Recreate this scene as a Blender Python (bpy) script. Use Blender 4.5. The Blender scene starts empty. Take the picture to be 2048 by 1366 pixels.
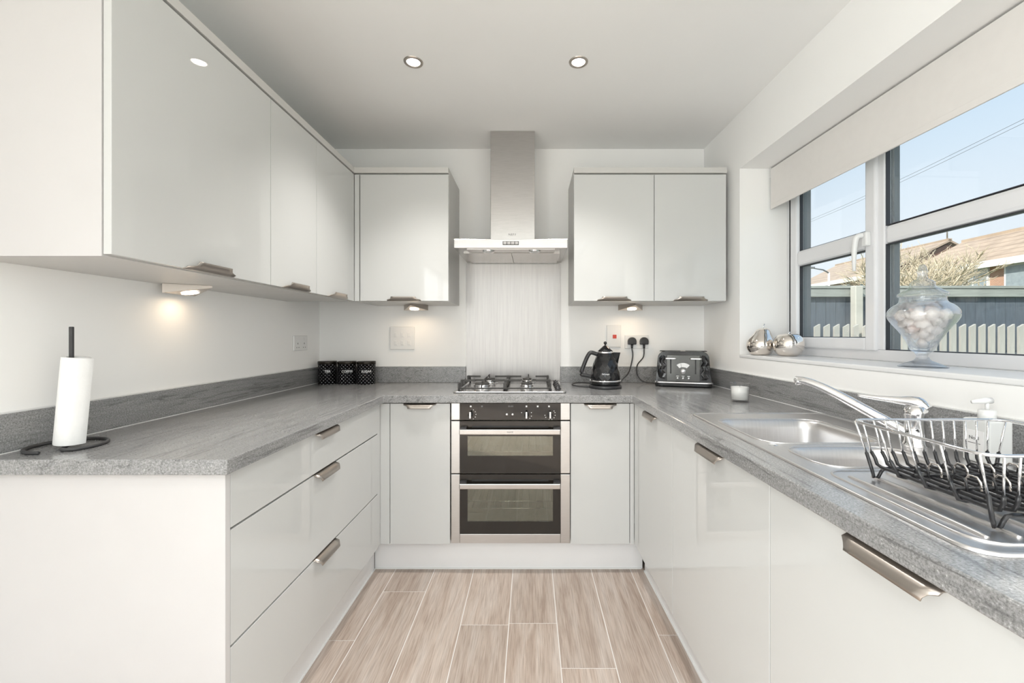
import bpy, bmesh, math, random
from mathutils import Vector, Matrix, Euler
random.seed(7)
PI = math.pi
scn = bpy.context.scene
COL = scn.collection

# ------------------------------------------------------------------ camera
FPX = 855.0
cd = bpy.data.cameras.new('camera'); cam = bpy.data.objects.new('camera', cd); COL.objects.link(cam)
cam.location = (0, 0, 1.2); cam.rotation_euler = (PI / 2, 0, 0)
cd.sensor_width = 36; cd.lens = 36 * FPX / 2048
cd.shift_x = -37 / 2048; cd.shift_y = -13 / 2048; cd.clip_start = 0.02; cd.clip_end = 300
scn.camera = cam

# ------------------------------------------------------------------ view
vs = scn.view_settings
vs.view_transform = 'Standard'; vs.look = 'None'; vs.exposure = 0.85; vs.gamma = 1.0; vs.use_curve_mapping = False

# ------------------------------------------------------------------ world: clear pale sky
w = bpy.data.worlds.new('sky'); scn.world = w; w.use_nodes = True
nt = w.node_tree; nt.nodes.clear()
o_ = nt.nodes.new('ShaderNodeOutputWorld'); bg = nt.nodes.new('ShaderNodeBackground')
tc = nt.nodes.new('ShaderNodeTexCoord'); sx = nt.nodes.new('ShaderNodeSeparateXYZ'); rp = nt.nodes.new('ShaderNodeValToRGB')
nt.links.new(tc.outputs['Generated'], sx.inputs[0]); nt.links.new(sx.outputs['Z'], rp.inputs[0])
cr = rp.color_ramp
cr.elements[0].position = 0.0; cr.elements[0].color = (0.93, 0.95, 0.985, 1)
cr.elements[1].position = 0.9; cr.elements[1].color = (0.36, 0.58, 0.90, 1)
e = cr.elements.new(0.17); e.color = (0.84, 0.91, 0.985, 1)
e = cr.elements.new(0.40); e.color = (0.63, 0.79, 0.96, 1)
nt.links.new(rp.outputs[0], bg.inputs[0]); bg.inputs[1].default_value = 0.61
nt.links.new(bg.outputs[0], o_.inputs[0])

# ------------------------------------------------------------------ sun
sd = bpy.data.lights.new('sun', 'SUN'); sd.energy = 3.5; sd.angle = math.radians(0.6); sd.color = (1.0, 0.93, 0.82)
sun = bpy.data.objects.new('sun', sd); COL.objects.link(sun)
sun.rotation_euler = Vector((0.62, 0.45, -0.62)).to_track_quat('-Z', 'Y').to_euler()

# ------------------------------------------------------------------ daylight from behind the camera: patio door, left window, two added fill lamps
def area(name, loc, direction, sx_, sy_, power, color, shape='RECTANGLE'):
    l = bpy.data.lights.new(name, 'AREA'); l.shape = shape; l.size = sx_
    if shape in ('RECTANGLE', 'ELLIPSE'): l.size_y = sy_
    l.energy = power; l.color = color
    o = bpy.data.objects.new(name, l); COL.objects.link(o); o.location = loc
    o.rotation_euler = Vector(direction).to_track_quat('-Z', 'Y').to_euler()
    return o
XL_ = -1.345
PATIO_W = 11.5; SIDE_W = 80.0; SIDE_R_FILL = 26.0; ROOF_FILL_W = 26.0
area('patio_daylight', (-0.1, -3.74, 1.08), (0, 1, 0), 1.9, 2.0, PATIO_W, (1.0, 0.995, 0.985))
area('side_daylight', (XL_ - 0.16, -2.0, 1.15), (1, 0, 0), 2.5, 2.0, SIDE_W, (1.0, 0.995, 0.985))
area('added_right_fill', (1.80, -2.0, 1.15), (-1, 0, 0), 2.5, 2.0, SIDE_R_FILL, (1.0, 0.995, 0.985))  # fill lamp outside an unseen right window, added to even out the light
area('added_roof_fill', (-0.1, -1.75, 2.60), (0, 0, -1), 1.9, 2.3, ROOF_FILL_W, (1.0, 0.995, 0.985))  # fill lamp over an unseen rooflight, added to spread the light
DOWN_W = 29.0; ROOM_W = 11.0
CAB_W = 0.15

# ------------------------------------------------------------------ room constants (metres, camera stands at x=0 y=0)
XL, YB, ZC = -1.345, 2.724, 2.385         # left wall, back wall, ceiling
XR = 1.105                                # right wall where it meets the back wall
WT, WB = 0.900, 0.862                     # worktop top and underside
PIV = Vector((XR, YB, 0)); TH = 0.025     # the window wall runs 1.4 degrees out of square
YF = -3.7                                 # wall behind the camera

def rr(x, y):
    d = Matrix.Rotation(TH, 2) @ Vector((x - PIV.x, y - PIV.y))
    return (PIV.x + d.x, PIV.y + d.y)
def rot_right(o):
    x, y = rr(o.location.x, o.location.y)
    o.location.x, o.location.y = x, y
    o.rotation_euler.z += TH

# ------------------------------------------------------------------ materials
MATS = {}
def new_mat(name):
    m = bpy.data.materials.new(name); m.use_nodes = True
    nt = m.node_tree; b = nt.nodes['Principled BSDF']
    MATS[name] = m
    return m, nt, b
def N(nt, t, **kw):
    n = nt.nodes.new(t)
    for k, v in kw.items():
        if k.startswith('i_'): n.inputs[k[2:].replace('_', ' ')].default_value = v
        else: setattr(n, k, v)
    return n
def coords(nt, scale=(1, 1, 1), rot=(0, 0, 0)):
    t = N(nt, 'ShaderNodeTexCoord'); m = N(nt, 'ShaderNodeMapping')
    m.inputs['Scale'].default_value = scale; m.inputs['Rotation'].default_value = rot
    nt.links.new(t.outputs['Object'], m.inputs[0]); return m.outputs[0]
def ramp(nt, fac, stops):
    r = N(nt, 'ShaderNodeValToRGB'); c = r.color_ramp
    while len(c.elements) < len(stops): c.elements.new(0.5)
    for e, (p, col) in zip(c.elements, stops):
        e.position = p; e.color = (*col, 1) if len(col) == 3 else col
    nt.links.new(fac, r.inputs[0]); return r.outputs[0]
def mat(name, col, rough=0.5, metal=0.0, var=0.03, scale=8.0, bump=0.0, bscale=60.0, stretch=(1, 1, 1), ior=1.5, coat=0.0, spec=0.5):
    m, nt, b = new_mat(name)
    v = coords(nt, stretch)
    n = N(nt, 'ShaderNodeTexNoise', i_Scale=scale, i_Detail=4.0); nt.links.new(v, n.inputs['Vector'])
    lo = tuple(max(0, c * (1 - var)) for c in col); hi = tuple(min(1, c * (1 + var)) for c in col)
    nt.links.new(ramp(nt, n.outputs['Fac'], [(0.3, lo), (0.7, hi)]), b.inputs['Base Color'])
    b.inputs['Roughness'].default_value = rough; b.inputs['Metallic'].default_value = metal
    b.inputs['IOR'].default_value = ior; b.inputs['Specular IOR Level'].default_value = spec
    if coat: b.inputs['Coat Weight'].default_value = coat; b.inputs['Coat Roughness'].default_value = 0.03
    if bump:
        n2 = N(nt, 'ShaderNodeTexNoise', i_Scale=bscale, i_Detail=3.0); nt.links.new(v, n2.inputs['Vector'])
        bp = N(nt, 'ShaderNodeBump', i_Strength=bump, i_Distance=0.002)
        nt.links.new(n2.outputs['Fac'], bp.inputs['Height']); nt.links.new(bp.outputs[0], b.inputs['Normal'])
    return m
def emis(name, col, strength):
    m, nt, b = new_mat(name)
    b.inputs['Base Color'].default_value = (*col, 1)
    b.inputs['Emission Color'].default_value = (*col, 1); b.inputs['Emission Strength'].default_value = strength
    return m
def glassy(name, tint=(1, 1, 1), ior=1.5, rough=0.0, boost=1.0, edge=None):
    m, nt, b = new_mat(name); nt.nodes.remove(b)
    out = nt.nodes['Material Output']
    tr = N(nt, 'ShaderNodeBsdfTransparent'); tr.inputs[0].default_value = (*tint, 1)
    gl = N(nt, 'ShaderNodeBsdfGlossy'); gl.inputs['Roughness'].default_value = rough
    if edge: gl.inputs[0].default_value = (*edge, 1)
    fr = N(nt, 'ShaderNodeFresnel', i_IOR=ior); mx = N(nt, 'ShaderNodeMixShader')
    ge = N(nt, 'ShaderNodeNewGeometry'); mr = N(nt, 'ShaderNodeMapRange')     # same facing index on both sides of the thin sheet
    mr.inputs['To Min'].default_value = ior; mr.inputs['To Max'].default_value = 1.0 / ior
    nt.links.new(ge.outputs['Backfacing'], mr.inputs[0]); nt.links.new(mr.outputs[0], fr.inputs['IOR'])
    ml = N(nt, 'ShaderNodeMath', operation='MULTIPLY', use_clamp=True); ml.inputs[1].default_value = boost
    nt.links.new(fr.outputs[0], ml.inputs[0]); nt.links.new(ml.outputs[0], mx.inputs[0])
    nt.links.new(tr.outputs[0], mx.inputs[1]); nt.links.new(gl.outputs[0], mx.inputs[2]); nt.links.new(mx.outputs[0], out.inputs[0])
    return m

M_wall = mat('wall_paint', (0.92, 0.915, 0.90), 0.85, var=0.012, scale=2.0, bump=0.04, bscale=220)
M_ceil = mat('ceiling_paint', (0.92, 0.92, 0.91), 0.9, var=0.01, scale=1.5)
M_gloss = mat('gloss_grey_door', (0.605, 0.61, 0.60), 0.025, var=0.008, scale=1.5, spec=0.42)
M_carc = mat('cabinet_carcass', (0.60, 0.59, 0.57), 0.4, var=0.01)
M_panel = mat('matt_white_panel', (0.60, 0.585, 0.58), 0.45, var=0.01)
M_white = mat('gloss_white', (0.82, 0.82, 0.82), 0.25, var=0.01)
M_upvc = mat('white_upvc', (0.80, 0.80, 0.815), 0.22, var=0.01)
M_plastic = mat('white_plastic', (0.80, 0.80, 0.79), 0.3, var=0.01)
M_seal = mat('white_sealant', (0.82, 0.82, 0.81), 0.4, var=0.01)
M_steel = mat('brushed_steel', (0.54, 0.525, 0.51), 0.24, 1.0, var=0.05, scale=6, bump=0.05, bscale=40, stretch=(3, 3, 60))
M_steelv = mat('vertical_brushed_steel', (0.40, 0.385, 0.375), 0.36, 1.0, var=0.07, scale=5, bump=0.06, bscale=30, stretch=(40, 40, 1))
M_sink = mat('sink_steel', (0.70, 0.69, 0.69), 0.33, 1.0, var=0.04, scale=5, bump=0.04, bscale=20, stretch=(30, 2, 2))
M_satin = mat('satin_nickel', (0.50, 0.455, 0.415), 0.32, 1.0, var=0.03)
M_chrome = mat('chrome', (0.86, 0.86, 0.87), 0.04, 1.0, var=0.01)
M_chromew = mat('rose_chrome', (0.84, 0.79, 0.74), 0.05, 1.0, var=0.01)
M_black = mat('black_gloss', (0.012, 0.012, 0.013), 0.08, var=0.05)
M_blackm = mat('black_plastic', (0.028, 0.028, 0.03), 0.35, var=0.05)
M_iron = mat('cast_iron', (0.045, 0.043, 0.04), 0.55, var=0.1, bump=0.1, bscale=300)
M_wireb = mat('black_coated_wire', (0.018, 0.018, 0.02), 0.3, var=0.05)
M_holder = mat('dark_grey_metal', (0.045, 0.045, 0.047), 0.45, var=0.05)
M_ovengl = mat('oven_glass', (0.020, 0.017, 0.014), 0.03, var=0.05)
M_paper = mat('paper_towel', (0.84, 0.84, 0.83), 0.95, var=0.02, scale=40, bump=0.25, bscale=220)
M_dark = mat('dark_gap', (0.02, 0.02, 0.02), 0.6, var=0.05)
M_red = mat('red_rocker', (0.62, 0.06, 0.035), 0.35, var=0.03)
M_blind = mat('blind_fabric', (0.77, 0.745, 0.72), 0.9, var=0.012, scale=30, bump=0.08, bscale=500)
M_gasket = mat('grey_gasket', (0.03, 0.032, 0.04), 0.5)
M_outer = mat('grey_outer_frame', (0.16, 0.18, 0.20), 0.4)
M_print = mat('white_print', (0.85, 0.85, 0.85), 0.5)
M_greyp = mat('grey_print', (0.16, 0.16, 0.16), 0.5)
M_wax = mat('white_wax', (0.93, 0.93, 0.90), 0.5, var=0.01)
M_lidc = mat('black_lid', (0.03, 0.026, 0.02), 0.15, 0.6, var=0.05)
M_shell = mat('pale_shell', (0.80, 0.73, 0.67), 0.6, var=0.15, scale=60, bump=0.3, bscale=120)
M_shell2 = mat('pink_shell', (0.74, 0.60, 0.53), 0.6, var=0.2, scale=50, bump=0.3, bscale=100)
M_bottle = mat('frosted_bottle', (0.72, 0.73, 0.72), 0.25, var=0.02)
M_glass = glassy('window_glass', (0.97, 0.985, 0.985), 1.5, boost=1.0)
M_jar = glassy('jar_glass', (0.985, 0.99, 1.0), 1.45, boost=1.3, edge=(0.94, 0.97, 1.0))
nt_ = M_jar.node_tree; out_ = nt_.nodes['Material Output']; thin_ = out_.inputs[0].links[0].from_socket
gb_ = N(nt_, 'ShaderNodeBsdfGlass', i_IOR=1.38); gb_.inputs['Color'].default_value = (0.97, 0.985, 1.0, 1); gb_.inputs['Roughness'].default_value = 0.0
mj_ = N(nt_, 'ShaderNodeMixShader'); mj_.inputs[0].default_value = 0.32
nt_.links.new(thin_, mj_.inputs[1]); nt_.links.new(gb_.outputs[0], mj_.inputs[2]); nt_.links.new(mj_.outputs[0], out_.inputs[0])
M_cglass = glassy('candle_glass', (0.985, 0.985, 0.985), 1.45, boost=0.9)
M_lamp = emis('lamp_lens', (1.0, 0.93, 0.84), 9.0)
M_lampw = emis('warm_lamp_lens', (1.0, 0.80, 0.58), 9.0)
M_fence_shade = mat('shade_grey_timber', (0.105, 0.13, 0.16), 0.8, var=0.15, scale=10, bump=0.2, bscale=40, stretch=(4, 4, 0.6))  # dark blue-grey puts the shade on the fence into its colour
M_rail = mat('weathered_rail_timber', (0.33, 0.35, 0.33), 0.8, var=0.15, scale=8, bump=0.2, bscale=40, stretch=(0.6, 4, 6))
M_sunlit = mat('pale_sunlit_timber', (0.47, 0.46, 0.43), 0.8, var=0.1, scale=8, bump=0.2, bscale=40, stretch=(4, 4, 0.6))  # pale tone imitates sunlit stripes low on the fence
M_post = mat('pale_concrete_post', (0.55, 0.54, 0.49), 0.85, var=0.06)
M_twig = mat('bare_twig', (0.60, 0.51, 0.37), 0.85, var=0.2)
M_grass = mat('grass', (0.16, 0.20, 0.09), 0.95, var=0.3, scale=3)
M_hpane = mat('house_window_pane', (0.30, 0.35, 0.38), 0.08, var=0.1)

def worktop_mat():
    m, nt, b = new_mat('grey_stone_laminate')
    v = coords(nt)
    fine = N(nt, 'ShaderNodeTexNoise', i_Scale=260.0, i_Detail=3.0, i_Roughness=0.7); nt.links.new(v, fine.inputs['Vector'])
    v2 = coords(nt, (16.0, 1.8, 26.0), (0.45, 0.3, 0.5))
    st = N(nt, 'ShaderNodeTexNoise', i_Scale=3.0, i_Detail=8.0, i_Roughness=0.65, i_Distortion=0.6); nt.links.new(v2, st.inputs['Vector'])
    v3 = coords(nt, (9.0, 0.9, 12.0), (0.45, 0.3, 0.5))
    ve = N(nt, 'ShaderNodeTexNoise', i_Scale=1.6, i_Detail=5.0, i_Roughness=0.55, i_Distortion=0.3); nt.links.new(v3, ve.inputs['Vector'])
    base = ramp(nt, st.outputs['Fac'], [(0.3, (0.225, 0.226, 0.23)), (0.5, (0.275, 0.275, 0.275)), (0.72, (0.315, 0.314, 0.31))])
    speck = ramp(nt, fine.outputs['Fac'], [(0.33, (0.55, 0.55, 0.55)), (0.5, (1, 1, 1)), (0.64, (1.25, 1.25, 1.25)), (0.72, (2.2, 2.2, 2.2))])
    mx = N(nt, 'ShaderNodeMix', data_type='RGBA', blend_type='MULTIPLY'); mx.inputs['Factor'].default_value = 1.0
    nt.links.new(base, mx.inputs['A']); nt.links.new(speck, mx.inputs['B'])
    vein = ramp(nt, ve.outputs['Fac'], [(0.478, (0, 0, 0)), (0.496, (1, 1, 1)), (0.504, (1, 1, 1)), (0.522, (0, 0, 0))])
    msk = ramp(nt, st.outputs['Fac'], [(0.44, (0.55, 0.55, 0.55)), (0.57, (0, 0, 0))])
    mm = N(nt, 'ShaderNodeMath', operation='MULTIPLY'); nt.links.new(vein, mm.inputs[0]); nt.links.new(msk, mm.inputs[1])
    mx2 = N(nt, 'ShaderNodeMix', data_type='RGBA'); nt.links.new(mm.outputs[0], mx2.inputs['Factor'])
    nt.links.new(mx.outputs['Result'], mx2.inputs['A']); mx2.inputs['B'].default_value = (0.07, 0.07, 0.072, 1)
    nt.links.new(mx2.outputs['Result'], b.inputs['Base Color'])
    b.inputs['Roughness'].default_value = 0.26; b.inputs['Coat Weight'].default_value = 0.5; b.inputs['Coat Roughness'].default_value = 0.13
    bp = N(nt, 'ShaderNodeBump', i_Strength=0.05, i_Distance=0.001); nt.links.new(fine.outputs['Fac'], bp.inputs['Height'])
    nt.links.new(bp.outputs[0], b.inputs['Normal'])
    return m
M_wt = worktop_mat()

def plank_mat():
    m, nt, b = new_mat('limed_oak_plank')
    t = N(nt, 'ShaderNodeTexCoord'); oi = N(nt, 'ShaderNodeObjectInfo')
    ad = N(nt, 'ShaderNodeVectorMath', operation='ADD'); sc = N(nt, 'ShaderNodeVectorMath', operation='SCALE'); sc.inputs['Scale'].default_value = 37.0
    nt.links.new(oi.outputs['Random'], sc.inputs[0]); nt.links.new(t.outputs['Object'], ad.inputs[0]); nt.links.new(sc.outputs[0], ad.inputs[1])
    mp = N(nt, 'ShaderNodeMapping'); mp.inputs['Scale'].default_value = (14, 1.3, 1); nt.links.new(ad.outputs[0], mp.inputs[0])
    n1 = N(nt, 'ShaderNodeTexNoise', i_Scale=1.5, i_Detail=6.0, i_Roughness=0.6, i_Distortion=0.8); nt.links.new(mp.outputs[0], n1.inputs['Vector'])
    mp2 = N(nt, 'ShaderNodeMapping'); mp2.inputs['Scale'].default_value = (160, 6, 1); nt.links.new(ad.outputs[0], mp2.inputs[0])
    n2 = N(nt, 'ShaderNodeTexNoise', i_Scale=1.5, i_Detail=4.0); nt.links.new(mp2.outputs[0], n2.inputs['Vector'])
    c1 = ramp(nt, n1.outputs['Fac'], [(0.28, (0.33, 0.25, 0.20)), (0.5, (0.455, 0.375, 0.32)), (0.72, (0.53, 0.465, 0.42))])
    c2 = ramp(nt, n2.outputs['Fac'], [(0.35, (0.82, 0.80, 0.78)), (0.5, (1, 1, 1)), (0.68, (1.14, 1.14, 1.14))])
    mx = N(nt, 'ShaderNodeMix', data_type='RGBA', blend_type='MULTIPLY'); mx.inputs['Factor'].default_value = 1.0
    nt.links.new(c1, mx.inputs['A']); nt.links.new(c2, mx.inputs['B'])
    hs = N(nt, 'ShaderNodeHueSaturation'); ma = N(nt, 'ShaderNodeMapRange'); ma.inputs['To Min'].default_value = 0.93; ma.inputs['To Max'].default_value = 1.07
    nt.links.new(oi.outputs['Random'], ma.inputs[0]); nt.links.new(ma.outputs[0], hs.inputs['Value']); nt.links.new(mx.outputs['Result'], hs.inputs['Color'])
    nt.links.new(hs.outputs[0], b.inputs['Base Color']); b.inputs['Roughness'].default_value = 0.42
    bp = N(nt, 'ShaderNodeBump', i_Strength=0.12, i_Distance=0.001); nt.links.new(n2.outputs['Fac'], bp.inputs['Height']); nt.links.new(bp.outputs[0], b.inputs['Normal'])
    return m
M_plank = plank_mat()
M_grout = mat('pale_joint', (0.74, 0.71, 0.68), 0.7)

def canister_mat():
    m, nt, b = new_mat('embossed_black_tin')
    t = N(nt, 'ShaderNodeTexCoord'); s = N(nt, 'ShaderNodeSeparateXYZ'); nt.links.new(t.outputs['Object'], s.inputs[0])
    at = N(nt, 'ShaderNodeMath', operation='ARCTAN2'); nt.links.new(s.outputs['Y'], at.inputs[0]); nt.links.new(s.outputs['X'], at.inputs[1])
    u = N(nt, 'ShaderNodeMath', operation='MULTIPLY'); u.inputs[1].default_value = 15.0; nt.links.new(at.outputs[0], u.inputs[0])
    v = N(nt, 'ShaderNodeMath', operation='MULTIPLY'); v.inputs[1].default_value = 290.0; nt.links.new(s.outputs['Z'], v.inputs[0])
    outs = []
    for op in ('ADD', 'SUBTRACT'):
        a = N(nt, 'ShaderNodeMath', operation=op); nt.links.new(u.outputs[0], a.inputs[0]); nt.links.new(v.outputs[0], a.inputs[1])
        si = N(nt, 'ShaderNodeMath', operation='SINE'); nt.links.new(a.outputs[0], si.inputs[0]); outs.append(si)
    mn = N(nt, 'ShaderNodeMath', operation='MINIMUM'); nt.links.new(outs[0].outputs[0], mn.inputs[0]); nt.links.new(outs[1].outputs[0], mn.inputs[1])
    bp = N(nt, 'ShaderNodeBump', i_Strength=1.0, i_Distance=0.004); nt.links.new(mn.outputs[0], bp.inputs['Height'])
    nt.links.new(bp.outputs[0], b.inputs['Normal'])
    nt.links.new(ramp(nt, mn.outputs[0], [(0.35, (0.010, 0.010, 0.012)), (0.70, (0.62, 0.63, 0.66))]), b.inputs['Base Color']); b.inputs['Metallic'].default_value = 0.75; b.inputs['Roughness'].default_value = 0.25  # highlights on the embossing are painted as pale lattice peaks
    return m
M_tin = canister_mat()

def rows_mat(name, c1, c2, rows, axis='Z', brick=False, mortar=(0.5, 0.47, 0.42)):
    m, nt, b = new_mat(name)
    v = coords(nt)
    if brick:
        br = N(nt, 'ShaderNodeTexBrick', i_Scale=rows); s = N(nt, 'ShaderNodeSeparateXYZ'); cb = N(nt, 'ShaderNodeCombineXYZ')
        nt.links.new(v, s.inputs[0]); ad = N(nt, 'ShaderNodeMath', operation='ADD'); nt.links.new(s.outputs['X'], ad.inputs[0]); nt.links.new(s.outputs['Y'], ad.inputs[1])
        nt.links.new(ad.outputs[0], cb.inputs['X']); nt.links.new(s.outputs['Z'], cb.inputs['Y']); nt.links.new(cb.outputs[0], br.inputs['Vector'])
        br.inputs['Color1'].default_value = (*c1, 1); br.inputs['Color2'].default_value = (*c2, 1); br.inputs['Mortar'].default_value = (*mortar, 1)
        nt.links.new(br.outputs['Color'], b.inputs['Base Color'])
    else:
        wv = N(nt, 'ShaderNodeTexWave', i_Scale=rows, i_Distortion=0.6, bands_direction=axis, wave_profile='SAW'); nt.links.new(v, wv.inputs['Vector'])
        n = N(nt, 'ShaderNodeTexNoise', i_Scale=2.0, i_Detail=3.0); nt.links.new(v, n.inputs['Vector'])
        a = ramp(nt, wv.outputs['Fac'], [(0.0, c2), (0.25, c1), (1.0, c1)])
        mx = N(nt, 'ShaderNodeMix', data_type='RGBA', blend_type='MULTIPLY'); mx.inputs['Factor'].default_value = 1
        nt.links.new(a, mx.inputs['A']); nt.links.new(ramp(nt, n.outputs['Fac'], [(0.3, (0.85, 0.85, 0.85)), (0.7, (1.1, 1.1, 1.1))]), mx.inputs['B'])
        nt.links.new(mx.outputs['Result'], b.inputs['Base Color'])
    b.inputs['Roughness'].default_value = 0.85
    return m
M_tiles = rows_mat('brown_roof_tiles', (0.47, 0.36, 0.27), (0.30, 0.22, 0.16), 1.1)
M_tiles2 = rows_mat('russet_roof_tiles', (0.45, 0.35, 0.27), (0.30, 0.23, 0.17), 1.1)
M_brick = rows_mat('orange_brick', (0.52, 0.28, 0.19), (0.44, 0.23, 0.15), 5.0, brick=True)
M_brickd = rows_mat('dark_gable_tiles', (0.22, 0.11, 0.08), (0.17, 0.085, 0.06), 5.0, brick=True, mortar=(0.16, 0.1, 0.08))

# ------------------------------------------------------------------ object helpers
ORG = {}
class MB:
    def __init__(s): s.v = []; s.f = []; s.sm = []
    def add(s, vs, fs, smooth=False):
        k = len(s.v); s.v += [Vector(p) for p in vs]; s.f += [tuple(i + k for i in f) for f in fs]; s.sm += [smooth] * len(fs); return s
    def box(s, x0, x1, y0, y1, z0, z1):
        x0, x1 = min(x0, x1), max(x0, x1); y0, y1 = min(y0, y1), max(y0, y1); z0, z1 = min(z0, z1), max(z0, z1)
        vs = [(x0, y0, z0), (x1, y0, z0), (x1, y1, z0), (x0, y1, z0), (x0, y0, z1), (x1, y0, z1), (x1, y1, z1), (x0, y1, z1)]
        return s.add(vs, [(0, 3, 2, 1), (4, 5, 6, 7), (0, 1, 5, 4), (1, 2, 6, 5), (2, 3, 7, 6), (3, 0, 4, 7)])
    def lathe(s, prof, c, n=32, smooth=True, axis='Z', caps=True):
        cx, cy, cz = c; vs = []; fs = []
        for (r, z) in prof:
            for i in range(n):
                a = 2 * PI * i / n
                if axis == 'Z': vs.append((cx + r * math.cos(a), cy + r * math.sin(a), cz + z))
                elif axis == 'Y': vs.append((cx + r * math.cos(a), cy + z, cz + r * math.sin(a)))
                else: vs.append((cx + z, cy + r * math.cos(a), cz + r * math.sin(a)))
        m = len(prof); flip = axis == 'Y'
        for j in range(m - 1):
            for i in range(n):
                q = (j * n + i, j * n + (i + 1) % n, (j + 1) * n + (i + 1) % n, (j + 1) * n + i)
                fs.append(q[::-1] if flip else q)
        s.add(vs, fs, smooth)
        if caps:
            k = len(s.v) - len(vs)
            lo = tuple(range(n)); hi = tuple((m - 1) * n + i for i in range(n))
            s.f.append(tuple(i + k for i in (lo if flip else lo[::-1]))); s.f.append(tuple(i + k for i in (hi[::-1] if flip else hi))); s.sm += [False, False]
        return s
    def tube(s, pts, r, n=8, closed=False, smooth=True):
        pts = [Vector(p) for p in pts]; m = len(pts); rs = r if isinstance(r, (list, tuple)) else [r] * m
        up = None; vs = []; fs = []
        for i, p in enumerate(pts):
            if closed: t = (pts[(i + 1) % m] - pts[i - 1])
            else: t = pts[min(i + 1, m - 1)] - pts[max(i - 1, 0)]
            t.normalize()
            if up is None:
                up = Vector((0, 0, 1)) if abs(t.z) < 0.9 else Vector((1, 0, 0))
            a = t.cross(up)
            if a.length < 1e-5: a = t.orthogonal()
            a.normalize(); b_ = a.cross(t); up = b_.copy() if False else up
            b_.normalize()
            for k in range(n):
                an = 2 * PI * k / n
                vs.append(p + (a * math.cos(an) + b_ * math.sin(an)) * rs[i])
        seg = m if closed else m - 1
        for j in range(seg):
            for i in range(n):
                j2 = (j + 1) % m
                fs.append((j * n + i, j2 * n + i, j2 * n + (i + 1) % n, j * n + (i + 1) % n))
        if not closed:
            fs.append(tuple(range(n))); fs.append(tuple((m - 1) * n + i for i in range(n))[::-1])
        return s.add(vs, fs, smooth)
    def prism(s, poly, axis, a0, a1):
        # poly: 2D points; axis: extrusion axis; X:(y,z)  Y:(x,z)  Z:(x,y)
        def P(p, a):
            return (a, p[0], p[1]) if axis == 'X' else (p[0], a, p[1]) if axis == 'Y' else (p[0], p[1], a)
        n = len(poly); vs = [P(p, a0) for p in poly] + [P(p, a1) for p in poly]
        fs = [tuple(range(n))[::-1], tuple(range(n, 2 * n))] + [(i, (i + 1) % n, n + (i + 1) % n, n + i) for i in range(n)]
        return s.add(vs, fs)
    def build(s, name, material, parent=None, bevel=0.0, seg=2, origin=None, smooth=None):
        me = bpy.data.meshes.new(name)
        if parent is not None: og = ORG[parent.name]
        elif origin is not None: og = Vector(origin)
        else:
            xs = [p.x for p in s.v]; ys = [p.y for p in s.v]; zs = [p.z for p in s.v]
            og = Vector(((min(xs) + max(xs)) / 2, (min(ys) + max(ys)) / 2, min(zs)))
        me.from_pydata([tuple(p - og) for p in s.v], [], s.f)
        bm = bmesh.new(); bm.from_mesh(me); bmesh.ops.recalc_face_normals(bm, faces=bm.faces[:]); bm.to_mesh(me); bm.free()
        if smooth is not None: s.sm = [smooth] * len(s.f)
        me.polygons.foreach_set('use_smooth', s.sm)
        me.materials.append(material)
        o = bpy.data.objects.new(name, me); COL.objects.link(o)
        if parent is not None: o.parent = parent
        else: o.location = og
        ORG[o.name] = og
        if bevel:
            md = o.modifiers.new('bevel', 'BEVEL'); md.width = bevel; md.segments = seg; md.limit_method = 'ANGLE'; md.angle_limit = math.radians(40)
            md.harden_normals = False
        return o
def tag(o, label, cat, group=None):
    o['label'] = label; o['category'] = cat
    if group: o['group'] = group
    return o
def struct(o): o['kind'] = 'structure'; return o
def thing(name, loc, label, cat, group=None):
    o = bpy.data.objects.new(name, None); COL.objects.link(o); o.location = loc; o.empty_display_size = 0.05
    ORG[o.name] = Vector(loc); return tag(o, label, cat, group)
def sempty(name, loc):
    o = bpy.data.objects.new(name, None); COL.objects.link(o); o.location = loc; ORG[o.name] = Vector(loc); return struct(o)
def copy_tree(o, parent=None):
    c = o.copy(); COL.objects.link(c); c.parent = parent; ORG[c.name] = ORG[o.name]
    for ch in list(o.children): copy_tree(ch, c)
    return c
def text(s, size, loc, rot, material, parent, depth=0.0004, name='lettering', spacing=1.0):
    cu = bpy.data.curves.new('t', 'FONT'); cu.body = s; cu.size = size; cu.extrude = depth; cu.align_x = 'CENTER'; cu.align_y = 'CENTER'; cu.space_character = spacing
    t = bpy.data.objects.new('t', cu); COL.objects.link(t)
    dg = bpy.context.evaluated_depsgraph_get(); me = bpy.data.meshes.new_from_object(t.evaluated_get(dg))
    bpy.data.objects.remove(t); bpy.data.curves.remove(cu)
    me.name = name; me.materials.clear(); me.materials.append(material)
    Mx = Matrix.Translation(Vector(loc) - ORG[parent.name]) @ Euler(rot).to_matrix().to_4x4()
    me.transform(Mx)
    o = bpy.data.objects.new(name, me); COL.objects.link(o); o.parent = parent; ORG[o.name] = ORG[parent.name]
    return o
def arc(cx, cy, r, a0, a1, n):
    return [(cx + r * math.cos(a0 + (a1 - a0) * i / n), cy + r * math.sin(a0 + (a1 - a0) * i / n)) for i in range(n + 1)]
def rrect(x0, x1, y0, y1, r, n=5):
    p = []
    for cx, cy, a in ((x1 - r, y0 + r, -PI / 2), (x1 - r, y1 - r, 0), (x0 + r, y1 - r, PI / 2), (x0 + r, y0 + r, PI)):
        p += arc(cx, cy, r, a, a + PI / 2, n)
    return p
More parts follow.
